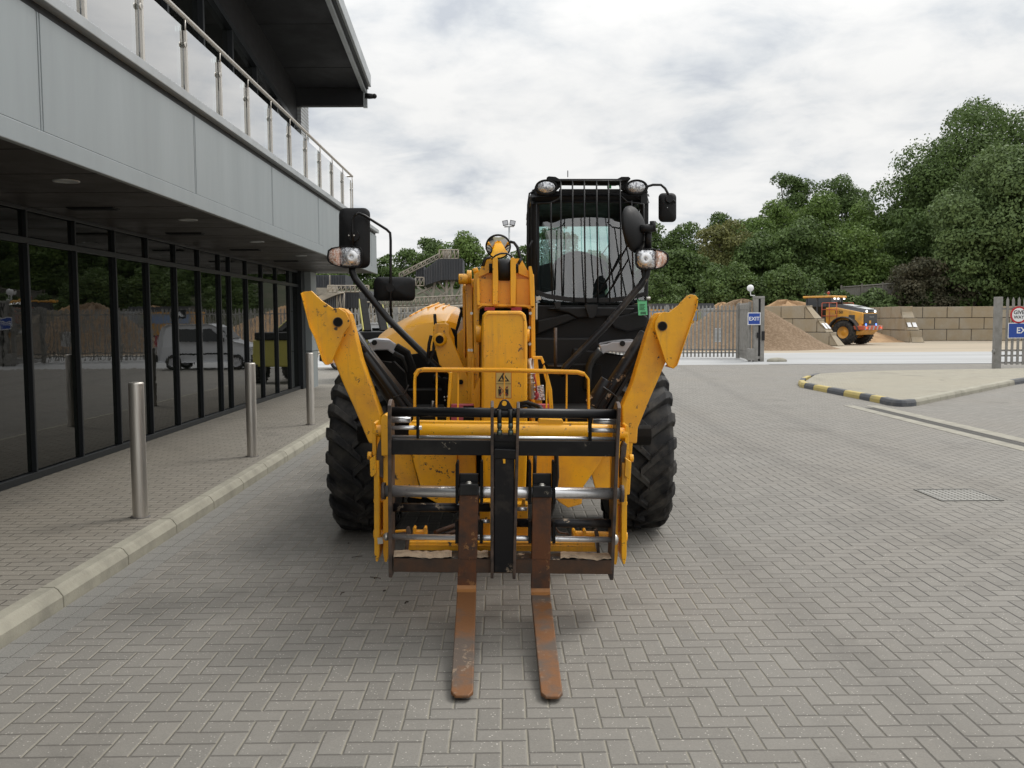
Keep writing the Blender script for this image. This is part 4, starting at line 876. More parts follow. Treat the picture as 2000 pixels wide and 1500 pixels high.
q=MB(); q.px([(1050,520),(1078,512),(1082,560),(1078,592),(1050,592)],7.6,.3); q.px([(1060,592),(1060,560),(1110,575),(1190,575),(1215,540),(1240,530),(1250,592)],7.55,.2); q.build('dashboard',M['seat'],cab,bevel=.01)
# wipers
q=MB(); q.tube([W(1160,585,7.19),W(1190,540,7.18),W(1232,470,7.17)],.008,6); q.tube([W(1180,585,7.19),W(1205,545,7.18),W(1228,505,7.17)],.007,6); q.tube([W(1200,463,7.8),W(1175,498,7.8)],.004,5); q.each('wiper',M['matt_black'],cab,.002)
# guard
q=MB()
for uu,vt,vb_ in ((1076,396,584),(1095,353,586),(1118,353,589),(1141,353,591),(1165,353,591),(1188,353,590),(1211,353,588),(1234,392,586),(1257,398,582)):
    k=math.sin(math.pi*(uu-1046)/212); q.tube([W(uu,vt,7.12),W(uu+(1.5 if uu>1150 else 1),(vt+vb_)/2,7.14-.05*k),W(uu+3,vb_,7.16-.03*k)],.0065,7)
q.tube([W(1048,398,7.15),W(1076,396,7.14),W(1092,388,7.14),W(1096,380,7.14)],.006,6); q.tube([W(1212,382,7.14),W(1225,394,7.14),W(1258,399,7.15)],.006,6); q.tube([W(1092,353,7.12),W(1214,353,7.12)],.006,6); q.tube([W(1048,398,7.15),W(1049,580,7.15)],.006,6)
q.build('windscreen_guard',M['black'],cab)
q=MB(); ps_=[(1047,575),(1070,583),(1110,589),(1150,591),(1190,591),(1230,586),(1262,578)]
q.px(ps_+[(u_,v_-9) for u_,v_ in reversed(ps_)],7.13,.012); q.build('guard_band',M['black'],cab,bevel=.002)
q=MB(); q.tube([W(1041,374,7.2),W(1034,378,7.2),W(1031,400,7.2),W(1030,470,7.2),W(1030,560,7.2)],.007,6); q.tube([W(1040,470,7.25),W(1032,485,7.2)],.006,6); q.build('grab_rail',M['black'],cab)
# front cowl below windscreen
q=MB(); q.px([(1045,596),(1268,596),(1268,640),(1250,660),(1225,680),(1168,676),(1090,690),(1045,690)],7.2,.3); q.px([(1050,626),(1110,612),(1128,622),(1048,655)],7.14,.06); q.px([(1068,602),(1110,600),(1180,600),(1240,602),(1230,616),(1150,620),(1128,622),(1110,612)],7.13,.07); q.px([(1185,622),(1250,608),(1266,620),(1262,640),(1225,648),(1200,640)],7.12,.08)
q.px([(1045,660),(1168,660),(1168,800),(1045,800)],7.0,.2); q.px([(1120,680),(1260,700),(1260,740),(1150,800),(1090,800)],6.95,.1)
q.build('cowl',M['plastic'],cab,bevel=.012)
q=MB(); q.px([(1047,579),(1056,579),(1057,586),(1047,587)],7.05,.05); q.px([(1046,592),(1050,592),(1050,624),(1046,624)],7.05,.03); q.tube([W(1262,583,7.1),W(1270,583,7.1)],.014,8); q.each('hinge',M['zinc'],cab,.002)
q=MB(); q.px([(1082,590),(1096,590),(1094,602),(1086,604)],7.08,.04); q.px([(1142,595),(1168,595),(1164,615),(1158,622),(1150,620)],7.08,.04); q.each('guard_mount',M['black'],cab,.002)
q=MB(); q.px([(1245,585),(1263,587),(1265,615),(1247,616)],7.0,.002,0)
for k in range(5): q.px([(1249,594+k*2.6),(1260-(k%2)*2,594.3+k*2.6),(1260-(k%2)*2,595.2+k*2.6),(1249,594.9+k*2.6)],6.998,.001,1)
for k in range(6): q.px([(1246.5+k*2.7,586),(1248.2+k*2.7,586.2),(1247.5+k*2.7,588.4),(1245.9+k*2.7,588.4)],6.998,.001,1)
for k in range(2): q.px([(1251,609+k*3),(1262,609+k*3),(1262,610.6+k*3),(1251,610.6+k*3)],6.998,.001,1)
q.build('green_tag',[M['tag'],M['ink']],cab)
# post, light cluster and items right of the boom
q=MB(); q.tube([W(1085,640,6.7),W(1085,715,6.7)],.012,8); q.tube([W(1070,715,6.7),W(1110,716,6.7)],.006,6); P_('stand_pipe',q,M['edge'],bevel=0)
q=MB(); q.tube([W(1036,702,5.75),W(1037,728,5.72),W(1038,780,5.7)],.02,10); 
for k in range(6): c=W(1037.5,728+k*9,5.72); q.tube([c,c+V((0,0,-.012))],.027,10)
P_('hydraulic_coupling',q,M['zinc'],bevel=0)
q=MB(); c=W(1046,772,5.75); q.ell(c,(.022,.03,.03)); q.tube([W(1043,730,5.7),W(1047,750,5.7),W(1048,768,5.7)],.005,6); P_('coupling_cap',q,M['red'],bevel=0)
q=MB(); q.px([(1046,755),(1062,752),(1064,782),(1046,782)],5.9,.05); P_('headlamp_lens',q,M['lens']); 
q=MB(); q.px([(1040,696),(1059,696),(1064,708),(1060,712),(1056,702),(1040,701)],5.7,.05); q.px([(1063,712),(1070,730),(1078,760),(1081,805),(1074,805),(1070,762),(1060,722)],5.6,.05); q.px([(1044,700),(1050,700),(1060,800),(1040,800)],5.95,.03); q.px([(877,727),(884,727),(878,800),(877,862),(869,862),(873,795)],5.6,.05); q.each('lamp_bracket',M['yellow'],TH,.003)
q=MB(); q.px([(881,790),(925,790),(925,828),(881,828)],5.75,.06); q.px([(1040,790),(1075,790),(1078,803),(1040,803)],5.75,.06); q.each('number_plate_holder',M['pink'],TH,.003)
q=MB(); q.px([(905,793),(926,793),(926,802),(905,802)],5.74,.005); q.px([(905,815),(926,815),(926,824),(905,824)],5.74,.005); q.each('holder_slot',M['matt_black'],TH,.003)
q=MB(); q.tube([W(1010,790,5.5),W(1030,786,5.5),W(1055,795,5.45),W(1068,820,5.3),W(1078,850,5.2),W(1086,880,5.3),(W(1088,930,5.4)),W(1080,990,5.5),W(1070,1020,5.5)],.014,9); q.tube([W(1010,795,5.5),W(1028,792,5.5),W(1046,800,5.5)],.012,8); q.tube([W(1045,885,5.5),W(1044,925,5.5)],.012,8); P_('hydraulic_hose',q,M['hose'],bevel=0)
# light guard
q=MB(); q.tube([W(810,830,5.35),W(810,745,5.35),W(811,733,5.35),W(817,724,5.35),W(828,721,5.35),W(985,722,5.35),W(1128,726,5.35),W(1141,730,5.35),W(1149,740,5.35),W(1150,835,5.35)],.01,sec=(.006,.03),up=(1,0,0))
for uu in (853,895,1068,1107): q.tube([W(uu,724,5.36),W(uu-1,835,5.36)],.01,sec=(.005,.006),up=(1,0,0))
q.tube([W(811,733,5.35),W(817,724,5.35),W(828,722,5.35),W(985,723,5.35),W(1128,727,5.35),W(1141,731,5.35)],.014,sec=(.013,.012)); q.tube([W(985,723,5.35),W(985,790,5.35)],.004,6)
P_('light_guard',q,M['yellow'],bevel=.002)
# mirrors and head lamps
def rbox(mb,u0,v0,u1,v1,D,th,rad,m=0,bul=.03):
    pts=[]
    for cx,cy,a0 in ((u1-rad,v0+rad,-90),(u1-rad,v1-rad,0),(u0+rad,v1-rad,90),(u0+rad,v0+rad,180)):
        for k in range(6): a=R(a0+18*k); pts.append((cx+rad*math.cos(a),cy+rad*math.sin(a)))
    c=((u0+u1)/2,(v0+v1)/2)
    rows=[]
    for s,d in ((0.02,-.012-bul),(.55,-bul-.006),(.85,-bul*.7),(.97,-bul*.3),(1.0,0),(1.0,th),(.96,th+.004),(.02,th+.004)): rows.append([W(c[0]+(p[0]-c[0])*s,c[1]+(p[1]-c[1])*s,D+d) for p in pts+[pts[0]]])
    mb.grid(rows,m,True)
ml=MB(); rbox(ml,662,406,723,524,6.5,.03,13); mi=P_('wing_mirror',ml,M['plastic'],bevel=0)
q=MB(); q.tube([W(690,480,6.42),W(688,450,6.42),W(688,430,6.42),W(692,420,6.42),W(701,416,6.42),W(712,421,6.44),W(755,448,6.48),W(762,455,6.5),W(763,470,6.5),W(763,600,6.5),W(765,640,6.55)],.0095,9); q.build('mirror_rod',M['black'],mi)
q=MB(); c=W(690,460,6.42); q.tube([c,c+V((0,.05,0))],.04,18); q.ell(W(681,460,6.40),(.006,.006,.006),1,8); q.ell(W(691,460,6.40),(.006,.006,.006),1,8); q.build('mirror_clamp',[M['plastic'],M['zinc']],mi)
ml=MB(); rbox(ml,730,541,811,588,6.55,.04,10); mi2=P_('wide_mirror',ml,M['plastic'],bevel=0); q=MB(); c=W(762,562,6.49); q.tube([c,c+V((0,.05,0))],.03,18); q.build('mirror_clamp',M['plastic'],mi2)
def lampc(u0,v0,u1,v1,D,amber_left):
    # teardrop housing
    if amber_left: sh=[(u0,v0+.55*(v1-v0)),(u0+2,v0+9),(u0+9,v0+4),(u0+30,v0),(u1-12,v0),(u1-4,v0+3),(u1,v0+10),(u1,v1-9),(u1-4,v1-2),(u1-12,v1),(u0+32,v1),(u0+12,v1-5),(u0+3,v1-11)]
    else: sh=[(u0,v0+12),(u0+2,v0+4),(u0+10,v0),(u1-32,v0),(u1-10,v0+5),(u1-2,v0+11),(u1,v0+20),(u1-2,v1-14),(u1-10,v1-5),(u1-30,v1),(u0+12,v1),(u0+4,v1-4),(u0,v1-12)]
    cx,cy=(u0+u1)/2,(v0+v1)/2
    q=MB(); q.grid([[W(cx+(a-cx)*s,cy+(b_-cy)*s,D+d) for a,b_ in sh+[sh[0]]] for s,d in ((.9,-.006),(.97,-.012),(1,0),(1,.04),(.7,.09),(.02,.10))],0,True); h=P_('headlamp',q,M['plastic'],bevel=0)
    split=u0+(u1-u0)*(.36 if amber_left else .62)
    q=MB(); a_=[(min(a,split),b_) for a,b_ in sh] ; b2=[(max(a,split),b_) for a,b_ in sh]
    def shr(pts): return [(cx+(a-cx)*.9,cy+(b_-cy)*.9) for a,b_ in pts]
    ma=(1,0) if amber_left else (0,1)
    for pts,m_ in ((shr(a_),ma[0]),(shr(b2),ma[1])):
        qx=sum(p[0] for p in pts)/len(pts); qy=sum(p[1] for p in pts)/len(pts)
        q.grid([[W(qx+(a-qx)*s,qy+(b_-qy)*s,D+d) for a,b_ in pts+[pts[0]]] for s,d in ((.02,-.024),(.5,-.02),(.8,-.013),(.97,-.005),(1,0))],m_,True)
    q.build('lens',[M['lens'],M['amber']],h)
    q=MB(); lx=u0+(u1-u0)*(.68 if amber_left else .32); c=W(lx,cy,D-.028); q.lathe([(.012,0),(.03,-.004),(.045,.004)],c,'y',20); q.build('reflector_bowl',M['chrome'],h)
    return h
lampc(638,480,708,523,6.45,True); lampc(1240,485,1307,527,6.45,False)
q=MB(); q.tube([W(688,515,6.5),W(688,532,6.5),W(694,545,6.5),W(760,625,6.45),W(852,716,6.4),W(868,735,6.4)],.024,12); P_('lamp_stalk',q,M['black'],bevel=0)
q=MB(); q.tube([W(1265,470,6.5),W(1266,520,6.5),W(1262,540,6.5),W(1252,556,6.5),W(1180,640,6.45),W(1105,716,6.4),W(1095,735,6.4)],.024,12); P_('lamp_stalk',q,M['black_dirty'],bevel=0)
# round mirror seen from the side, its bracket
T=Matrix.Rotation(R(58),4,'Z')@Matrix.Rotation(R(-8),4,'X')
c=W(1241,447,6.5); q=MB(); q.lathe([(0,-.055),(.06,-.05),(.12,-.03),(.155,-.005),(.165,.01),(.165,.028),(.0,.03)],(0,0,0),'y',36); q.v=[tuple(c+(T@V(p))) for p in q.v]; rm=P_('round_mirror',q,M['plastic'],bevel=0)
q=MB(); q.tube([W(1250,448,6.46),W(1275,445,6.46)],.03,14); q.tube([W(1275,432,6.46),W(1275,452,6.46)],.022,12); q.tube([W(1266,445,6.48),W(1266,490,6.5)],.024,12); q.build('mirror_bracket',M['plastic'],rm)
ml=MB(); rbox(ml,1286,377,1321,434,7.3,.04,9); cm=P_('cab_mirror',ml,M['plastic'],bevel=0)
q=MB(); q.tube([W(1261,396,7.25),W(1261,374,7.25),W(1265,364,7.25),W(1275,361,7.25),W(1291,361,7.25),W(1299,368,7.25),W(1309,386,7.25),W(1319,396,7.25)],.010,8); c=W(1308,388,7.23); q.tube([c,c+V((0,.05,0))],.03,12); q.px([(1252,380),(1264,376),(1264,398),(1252,398)],7.24,.05); q.build('mirror_rod',M['black'],cm)
# boom tip mirror
c=W(973,482,6.9); q=MB(); TM=Matrix.Rotation(R(24),4,'X'); q.lathe([(.0,-.022),(.02,-.0215),(.04,-.019),(.06,-.014),(.085,-.004)],(0,0,0),'y',32); q.v=[tuple(c+(TM@V((a,b_,d)))) for a,b_,d in q.v]
bmr=MB(); bmr.lathe([(.085,-.006),(.094,-.006),(.096,.01),(.07,.03),(0,.035)],(0,0,0),'y',32); bmr.v=[tuple(c+(TM@V((a,b_,d)))) for a,b_,d in bmr.v]; bo=P_('boom_mirror',bmr,M['plastic'],bevel=0); q.build('mirror_glass',M['mirror'],bo)
q=MB(); q.tube([W(996,472,6.95),W(1004,474,6.95),W(1010,482,6.95),W(1020,515,6.9),W(1028,530,6.9)],.011,8); q.build('mirror_rod',M['black'],bo)
# ---------------- fork carriage ----------------
DC=4.87
def Dz(v,dd=0): return DC-.00037*(1150-v)*1.0+dd     # the carriage leans slightly towards the camera at its top
def Wc(u,v,dd=0): return W(u,v,Dz(v,dd))
ca=MB()
def plate(mb,uv,uvb,th_px,dep,m=0,dd=0):
    # vertical plate: top (u,v), bottom (u,v), thickness in px, depth metres
    (u0,v0),(u1,v1)=uv,uvb; n=14; rows=[]
    pts=[(0,v0+10),(.25,v0+2),(.5,v0),(.75,v0+3),(1,v0+12),(1,v1-30),(.8,v1),(.05,v1),(0,v1-20)]
    L=[];Rr=[]
    for f,v in pts:
        k=(v-v0)/(v1-v0); u=u0+(u1-u0)*k; p=Wc(u,v,dd); t_=th_px/2/FPX*p.y
        L.append(p+V((-t_,f*dep,0))); Rr.append(p+V((t_,f*dep,0)))
    n=len(pts); b_=len(mb.v); mb.v+=[tuple(p) for p in L+Rr]
    mb.f+= [list(range(b_,b_+n)),list(range(b_+2*n-1,b_+n-1,-1))]+[[b_+i,b_+n+i,b_+n+(i+1)%n,b_+(i+1)%n] for i in range(n)]; mb.m+=[m]*(n+2); mb.sm+=[False]*(n+2)
hb=[Wc(764,859,.02),Wc(1206,862,.02),Wc(1206,892,.02),Wc(764,888,.02)]
ca.prism(hb,(0,.09,0)); CA=P_('fork_carriage',ca,M['black'],bevel=.003)
for a_ in (((760,782),(762,1129),7,.16),((1210,787),(1195,1134),7,.16),((961,785),(961,1131),6,.15,0,-.02),((1012.5,787),(1004,1132),6,.15,0,-.02)):
    pq=MB(); plate(pq,*a_); pq.build('carriage_plate',M['edge'],CA,.003)
def sub(name,mb,m,bevel=.003): return mb.build(name,m,CA,bevel)
q=MB(); q.tube([Wc(764,804,.05),Wc(1209,809,.05)],.0255,18); sub('top_tube',q,M['black'],0)
def hbar(mb,u0,v0a,v0b,u1,v1a,v1b,dd,dep,m=0):
    a,b_,c,d=Wc(u0,v0a,dd),Wc(u1,v1a,dd),Wc(u1,v1b,dd),Wc(u0,v0b,dd); mb.prism([a,b_,c,d],(0,dep,0),m)
q=MB(); q.tube([Wc(750,959,.06),Wc(1212,964,.06)],.0305,24); sub('fork_shaft',q,M['chrome'],0)
q=MB()
for u_,v_ in ((746,959),(1211,964)): q.tube([Wc(u_,v_,.06),Wc(u_+7,v_,.06)],.046,20)
q.each('shaft_collar',M['edge'],CA)
q=MB(); q.tube([Wc(764,991,.09),Wc(957,991,.09)],.024,14); q.tube([Wc(957,993,.09),Wc(1009,1019,.09)],.012,8); q.tube([Wc(1010,1021,.09),Wc(1200,1022,.09)],.024,14); sub('lower_tube',q,M['black_dirty'],0)
q=MB(); q.tube([Wc(764,1048,.05),Wc(1198,1054,.05)],.0155,18); q.tube([Wc(1010,994,.07),Wc(1030,994,.07)],.011,10); q.tube([Wc(940,1018,.07),Wc(957,1018,.07)],.011,10); q.tube([Wc(764,820,.09),Wc(802,820,.09)],.016,12); q.tube([Wc(764,835.5,.06),Wc(824,835.5,.06)],.011,12); q.tube([Wc(1158,822,.09),Wc(1210,824,.09)],.016,12); q.tube([Wc(1148,840,.06),Wc(1206,841,.06)],.012,12); q.tube([Wc(764,853,.05),Wc(1206,857,.05)],.009,8); q.each('guide_rod',M['chrome'],CA)
for u_,v_,r_ in ((755,1048,.022),(1201,1054,.03)):
    q=MB(); q.ell(Wc(u_,v_,.05),(.02,.03,r_),0,10); sub('rod_nut',q,M['zinc'],0)
q=MB(); hbar(q,769,1090,1117,1196,1094,1122,.0,.05); sub('lower_beam',q,M['rust_beam'])
q=MB(); rows=[]; rs=np.random.RandomState(2)
for k,(dd,dv) in enumerate(((-.002,0),(.03,-5),(.08,-10),(.13,-13))): rows.append([Wc(769+(1194-769)*i/60,1090.5+4*i/60+dv,dd)+V((0,0,.004+.006*rs.rand())) for i in range(61)])
cr_=MB(); cr_.grid([[p-V((0,0,.007)) for p in r] for r in rows]); sub('beam_top',cr_,M['black_dirty'],0)
for i0,i1 in ((0,17),(22,27),(46,61)):
    q=MB(); q.grid([[p+V((0,(.006*math.sin(i*1.7)+.005*math.sin(i*4.1)+.006*math.sin(i*.37)) if j==0 else 0,.003*math.sin(i*2.3)+.003*math.sin(i*.5))) for i,p in enumerate(r[i0:i1])] for j,r in enumerate(rows)]); sub('dried_sand',q,M['sandy'],0)
q=MB(); hbar(q,964.5,882,1118,1005,886,1119,-.01,.05); hbar(q,964.5,876,896,1008,878,898,-.018,.06,1); 
sub('mast_plate',q,[M['black_dirty'],M['black']],.006)
q=MB(); q.px([(982,895),(987,895),(987,905),(983,905)],Dz(900,-.015),.01); sub('grease_window',q,M['yellow'],0)
q=MB(); hbar(q,964.5,847,862,1010,849,864,.0,.07); sub('hose_block',q,M['black_dirty'],.004)
q=MB(); ey=[(966,800),(972,796),(976,786),(981,781),(988,780),(993,783),(997,789),(1001,797),(1006,801)]; q.px(ey,Dz(790,.03),.02); sub('lifting_eye',q,M['black'],.003)
q=MB(); c=Wc(985,788,.028); q.tube([c,c+V((0,.024,0))],.013,16); sub('eye_hole',q,M['yellow'],0)
for u_ in (975.5,997.5):
    q=MB(); q.tube([Wc(u_-1,800,.0),Wc(u_,815,.0),Wc(u_,828,.0)],.012,8,0); q.tube([Wc(u_,826,.0),Wc(u_,836,.0)],.014,6,1); q.tube([Wc(u_,836,.0),Wc(u_,840,.0)],.009,8,1); q.tube([Wc(u_,840,.0),Wc(u_,849,.0)],.016,6,1); sub('hose_fitting',q,[M['hose'],mat('fitting_steel',(.12,.15,.13),.35,.8)],0)
q=MB(); hbar(q,813,811,857,818,811,857,.03,.05); hbar(q,1150,815,862,1156,815,862,.03,.05); sub('rod_bracket',q,M['matt_black'])
# forks
def fork(uT0,uT1,vT,uH0,uH1,vH,tip,lab):
    q=MB(); a,b_=Wc(uT0,vT,.0),Wc(uT1,vT,.0); c,d=Wc(uH1,vH,.0),Wc(uH0,vH,.0)
    q.prism([a,b_,c,d],(0,.05,0))
    zt0=d.z+.004; n=12; (t0,t1,vt)=tip; tp0,tp1=G(t0,vt,.035),G(t1,vt,.035)
    top=[];bot=[]
    prof=[(0,.0,0),(.04,-.012,0),(.3,0,0),(.6,0,0),(.9,0,0),(.965,0,.0),(1,0,.012)]
    L=[];Rt=[]
    for f,dz,inset in prof:
        l=d.lerp(tp0,f)+V((0,0,0)); r=c.lerp(tp1,f); 
        zz=zt0*(1-f)+.035*f; l.z=r.z=zz; l.x+=inset*1.6; r.x-=inset*1.6; L.append(l);Rt.append(r)
    th=[.05,.05,.044,.036,.026,.02,.014]
    vs=[];
    for i in range(len(L)): vs+=[L[i],Rt[i],Rt[i]-V((0,0,th[i])),L[i]-V((0,0,th[i]))]
    fs=[]
    for i in range(len(L)-1):
        for j in range(4): fs.append((i*4+j,i*4+(j+1)%4,(i+1)*4+(j+1)%4,(i+1)*4+j))
    fs.append((0,3,2,1)); e=(len(L)-1)*4; fs.append((e,e+1,e+2,e+3))
    q.add(vs,fs,1); fk=P_('fork',q,[M['rust'],M['rust_tine']],bevel=.005,label=lab)
    h=MB(); hz=d.z+.004
    h.add([d.lerp(tp0,-.004)+V((.0,-.003,.024)),c.lerp(tp1,-.004)+V((0,-.003,.024)),c+V((0,-.016,.003)),d+V((0,-.016,.003)),c.lerp(tp1,.05)+V((0,0,.0045)),d.lerp(tp0,.05)+V((0,0,.0045))],[(0,1,2,3),(3,2,4,5)]); h.build('fork_heel',hm,fk)
    # hook and hanger plates
    for uu in (uT0-5,uT1+5):
        h=MB(); p=[(uu-2.6,906),(uu,902),(uu+2.6,906),(uu+2.6,1060),(uu-2.6,1060)]; h.px([(uu-2.6,908),(uu-1,904),(uu+2,904),(uu+3,908),(uu+3,985),(uu-2.6,985)],Dz(950,.01),.12); h.px([(uu-3,1020),(uu+3,1020),(uu+3,1062),(uu-3,1062)],Dz(1040,.01),.09); h.build('hanger_plate',M['matt_black'],fk,bevel=.002)
    h=MB(); h.px([(uT0,925),(uT1,925),(uT1,vT-12),(uT0,vT-12)],Dz(940,.08),.02,0); h.px([(uT0+.5,vT-20),(uT1-.5,vT-20),(uT1-.5,vT+2),(uT0+.5,vT+2)],Dz(950,-.004),.08,0); h.build('hook_block',M['black'],fk,bevel=.004)
    h=MB(); c_=Wc((uT0+uT1)/2,vT-20,.03); h.ell(c_,(.022,.02,.018)); h.build('locking_bolt',M['zinc'],fk)
hm=mat('heel_rust_highlight',(.34,.15,.045),.6,var=(9,(.2,.09,.035),.4,.65))  # rust colour brightened to paint the orange highlight band across the fork bend
fork(897,935,966,893,930,1150,(880,924,1358),'left fork tine, its upright covered by a dark rust patch')
fork(1040,1077,970,1037,1074,1156,(1057,1100,1360),'right fork tine, angled slightly outward towards the right')
# ---------------- hitch ----------------
HT=None
for s in (-1,1):
    hq=MB()
    def X_(u): return u if s<0 else 1955-u
    o=0 if s<0 else 5
    hq.px([(X_(730),900+o),(X_(740),900+o),(X_(741),1000+o),(X_(741),1082+o),(X_(738),1097+o),(X_(734),1097+o),(X_(731),1080+o)],5.0,.16)
    hq.px([(X_(748),870+o),(X_(758),870+o),(X_(759),1000+o),(X_(758),1085+o),(X_(755),1098+o),(X_(751),1098+o),(X_(748),1080+o)],5.04,.14)
    hq.px([(X_(743),820+o),(X_(746),812+o),(X_(752),809+o),(X_(757),812+o),(X_(758),890+o),(X_(745),890+o)],5.0,.12)
    hq.px([(X_(727),828+o),(X_(730),825+o),(X_(734),827+o),(X_(735),890+o),(X_(733),895+o),(X_(727),888+o)],5.05,.14)
    hq.px([(X_(722),897+o),(X_(733),890+o),(X_(735),925+o),(X_(726),932+o),(X_(723),928+o)],4.98,.05)
    for v_,r_ in ((842,.034),(978,.012),(1043,.026)): hq.tube([W(X_(730),v_+o,5.08),W(X_(757),v_+o,5.08)],r_,14)
    hq.tube([W(X_(718),890+o,5.05),W(X_(726),890+o,5.05)],.022,12)
    sides=(sides+[hq]) if s>0 else [hq]
q=MB(); q.tube([W(800,842,5.12),W(1205,846,5.12)],.052,20); q.tube([W(805,828,5.13),W(1150,832,5.13)],.02,sec=(.02,.03)); q.px([(1053,818),(1099,820),(1101,828),(1051,826)],5.1,.08); HT=P_('quick_hitch',q,M['yellow'],bevel=.003)
for hq in sides: hq.build('hitch_side',M['yellow'],HT,.003)
q=MB(); q.px([(798,1058),(1162,1060),(1166,1078),(796,1075)],5.02,.09); q.px([(800,1064),(1160,1066),(1160,1068),(800,1066)],5.012,.01)
for u_,v_ in ((809,1030),(830,1030),(1121,1035),(1142,1035)): q.px([(u_-3,v_+26),(u_-3,v_+2),(u_,v_),(u_+3,v_+2),(u_+3,v_+26)],5.06,.06)
q.px([(806,1038),(834,1038),(834,1060),(806,1060)],5.08,.05); q.px([(936,980),(957,980),(957,1076),(940,1076)],5.1,.1); q.px([(1010,985),(1031,985),(1031,1076),(1008,1076)],5.1,.1); q.px([(1020,975),(1026,975),(1026,990),(1018,990)],5.0,.03); q.tube([W(772,1038,5.1),W(800,1036,5.1)],.008,8); q.tube([W(1120,1043,5.1),W(1215,1046,5.1)],.02,8)
q.build('hitch_cross_member',M['yellow_worn'],HT,bevel=.004)
q=MB()
for pts in ([(733,897),(738,868),(744,853),(748,870),(748,935),(738,930)],[(1212,875),(1218,862),(1225,868),(1221,905),(1211,935)]): q.px(pts,5.02,.06)
q.px([(793,1030),(799,1028),(802,1040),(795,1090),(790,1092),(792,1060)],5.0,.02); q.px([(1160,1035),(1167,1033),(1170,1045),(1172,1085),(1166,1088),(1165,1060)],5.0,.02); q.build('latch_hook',M['edge'],HT,bevel=.004)
q=MB(); q.tube([W(850,1040,5.15),W(892,1025,5.3),W(940,1010,5.6)],.014,8); q.tube([W(870,1044,5.15),W(905,1032,5.3)],.01,8); q.tube([W(1083,1028,5.1),W(1092,1040,5.1),W(1110,1043,5.1)],.005,6); q.build('hitch_hose',M['rust_beam'],HT)
q=MB(); q.px([(737,1051),(747,1050),(748,1062),(738,1063)],4.97,.02); q.build('grease_plate',M['zinc'],HT)
# axle and steering behind, seen under the machine
q=MB(); q.tube([(-.8,7.3,.62),(-.2,7.3,.58),(.2,7.3,.58),(.8,7.3,.62)],[.12,.14,.14,.12],14); q.tube([(-.8,7.15,.55),(.8,7.15,.55)],.03,8); P_('front_axle',q,M['matt_black'],bevel=0)
# ================= WHEEL LOADER =================
def simple_wheel(par,c,r,w,rimm,sec=28):
    q=MB(); h=w/2; q.lathe([(r*.48,-h*.8),(r*.6,-h),(r*.88,-h),(r*.97,-h*.75),(r*.97,h*.75),(r*.88,h),(r*.6,h),(r*.48,h*.8)],c,'x',36)
    for s in (-1,1):
        for i in range(sec):
            a=2*math.pi*(i+.5*(s>0))/sec; T=Matrix.Translation(c)@Matrix.Rotation(a,4,'X'); q.box((s*h*.08 if s>0 else -h*.98,-.035*r/.75,r*.93),(s*h*.98 if s>0 else -h*.08,.035*r/.75,r*1.0),0,T)
    p=MB(); p.lathe([(0,-h*.35),(r*.15,-h*.35),(r*.2,-h*.2),(r*.4,-h*.25),(r*.5,-h*.82)],c,'x',24); p.lathe([(0,h*.35),(r*.15,h*.35),(r*.2,h*.2),(r*.4,h*.25),(r*.5,h*.82)],c,'x',24)
    o=p.build('wheel',rimm,par); q.build('tyre',M['rubber'],o)
ly=mat('loader_yellow',(.74,.36,.045),.45,var=(2,(.5,.28,.08),.42,.66)); lg=mat('loader_grey',(.05,.052,.055),.5); lr=mat('safety_orange_red',(.48,.10,.05),.45); lw=mat('pale_bonnet',(.55,.56,.56),.4)
lt=mat('lit_lamp',(1,1,1),.3,emit=((1,1,.95),2.2)); lb=mat('lit_blue_lamp',(.1,.2,1),.3,emit=((.1,.25,1),3))
LD=thing('wheel_loader','yellow articulated wheel loader seen from its rear corner between the block bays','wheel loader',(0,0,0))
q=MB()
q.prism([(-.95,-3.0,1.25),(-.95,-.55,1.25),(-.95,-.55,2.32),(-.95,-1.2,2.34),(-.95,-3.0,1.98)],(1.9,0,0)); q.box((-1.0,-2.95,1.0),(1.0,-.5,1.26)); q.build('engine_body',ly,LD,bevel=.05)
q=MB(); q.prism([(-.86,-3.02,1.99),(-.86,-.6,2.36),(-.80,-.6,2.52),(-.74,-1.6,2.50),(-.7,-3.0,2.16)],(1.72,0,0)); q.build('bonnet_top',lg,LD,bevel=.03)
q=MB(); q.add([(-.6,-3.04,2.19),(.6,-3.04,2.19),(.6,-2.5,2.32),(-.6,-2.5,2.32)],[(0,1,2,3)]); q.add([(-.6,-2.1,2.42),(.6,-2.1,2.42),(.6,-1.5,2.53),(-.6,-1.5,2.53)],[(0,1,2,3)]); q.add([(-.6,-2.5,2.325),(-.45,-2.5,2.325),(-.45,-2.1,2.425),(-.6,-2.1,2.425)],[(0,1,2,3)]); q.add([(.45,-2.5,2.325),(.6,-2.5,2.325),(.6,-2.1,2.425),(.45,-2.1,2.425)],[(0,1,2,3)]); q.build('bonnet_panel',lw,LD)
q=MB(); q.box((-.82,-3.06,1.12),(.82,-3.0,1.92)); 
for k in range(7): q.box((-.78,-3.075,1.2+k*.1),(.78,-3.06,1.23+k*.1))
gg=q.build('grille',lg,LD,bevel=.02); q=MB(); text_mb(q,'V O L V O',.13,TXT((0.05,-3.085,1.72)),0,.002); q.build('lettering',M['cap'],gg); q=MB(); q.box((-.28,-3.085,1.32),(-.02,-3.078,1.5)); q.build('rear_plate',ly,gg)
q=MB(); q.prism([(-1.25,-3.25,.92),(-1.25,-2.3,.95),(-1.25,-2.3,1.18),(-1.25,-3.25,1.18)],(2.5,0,0)); q.build('rear_bumper',lr,LD,bevel=.04)
q=MB()
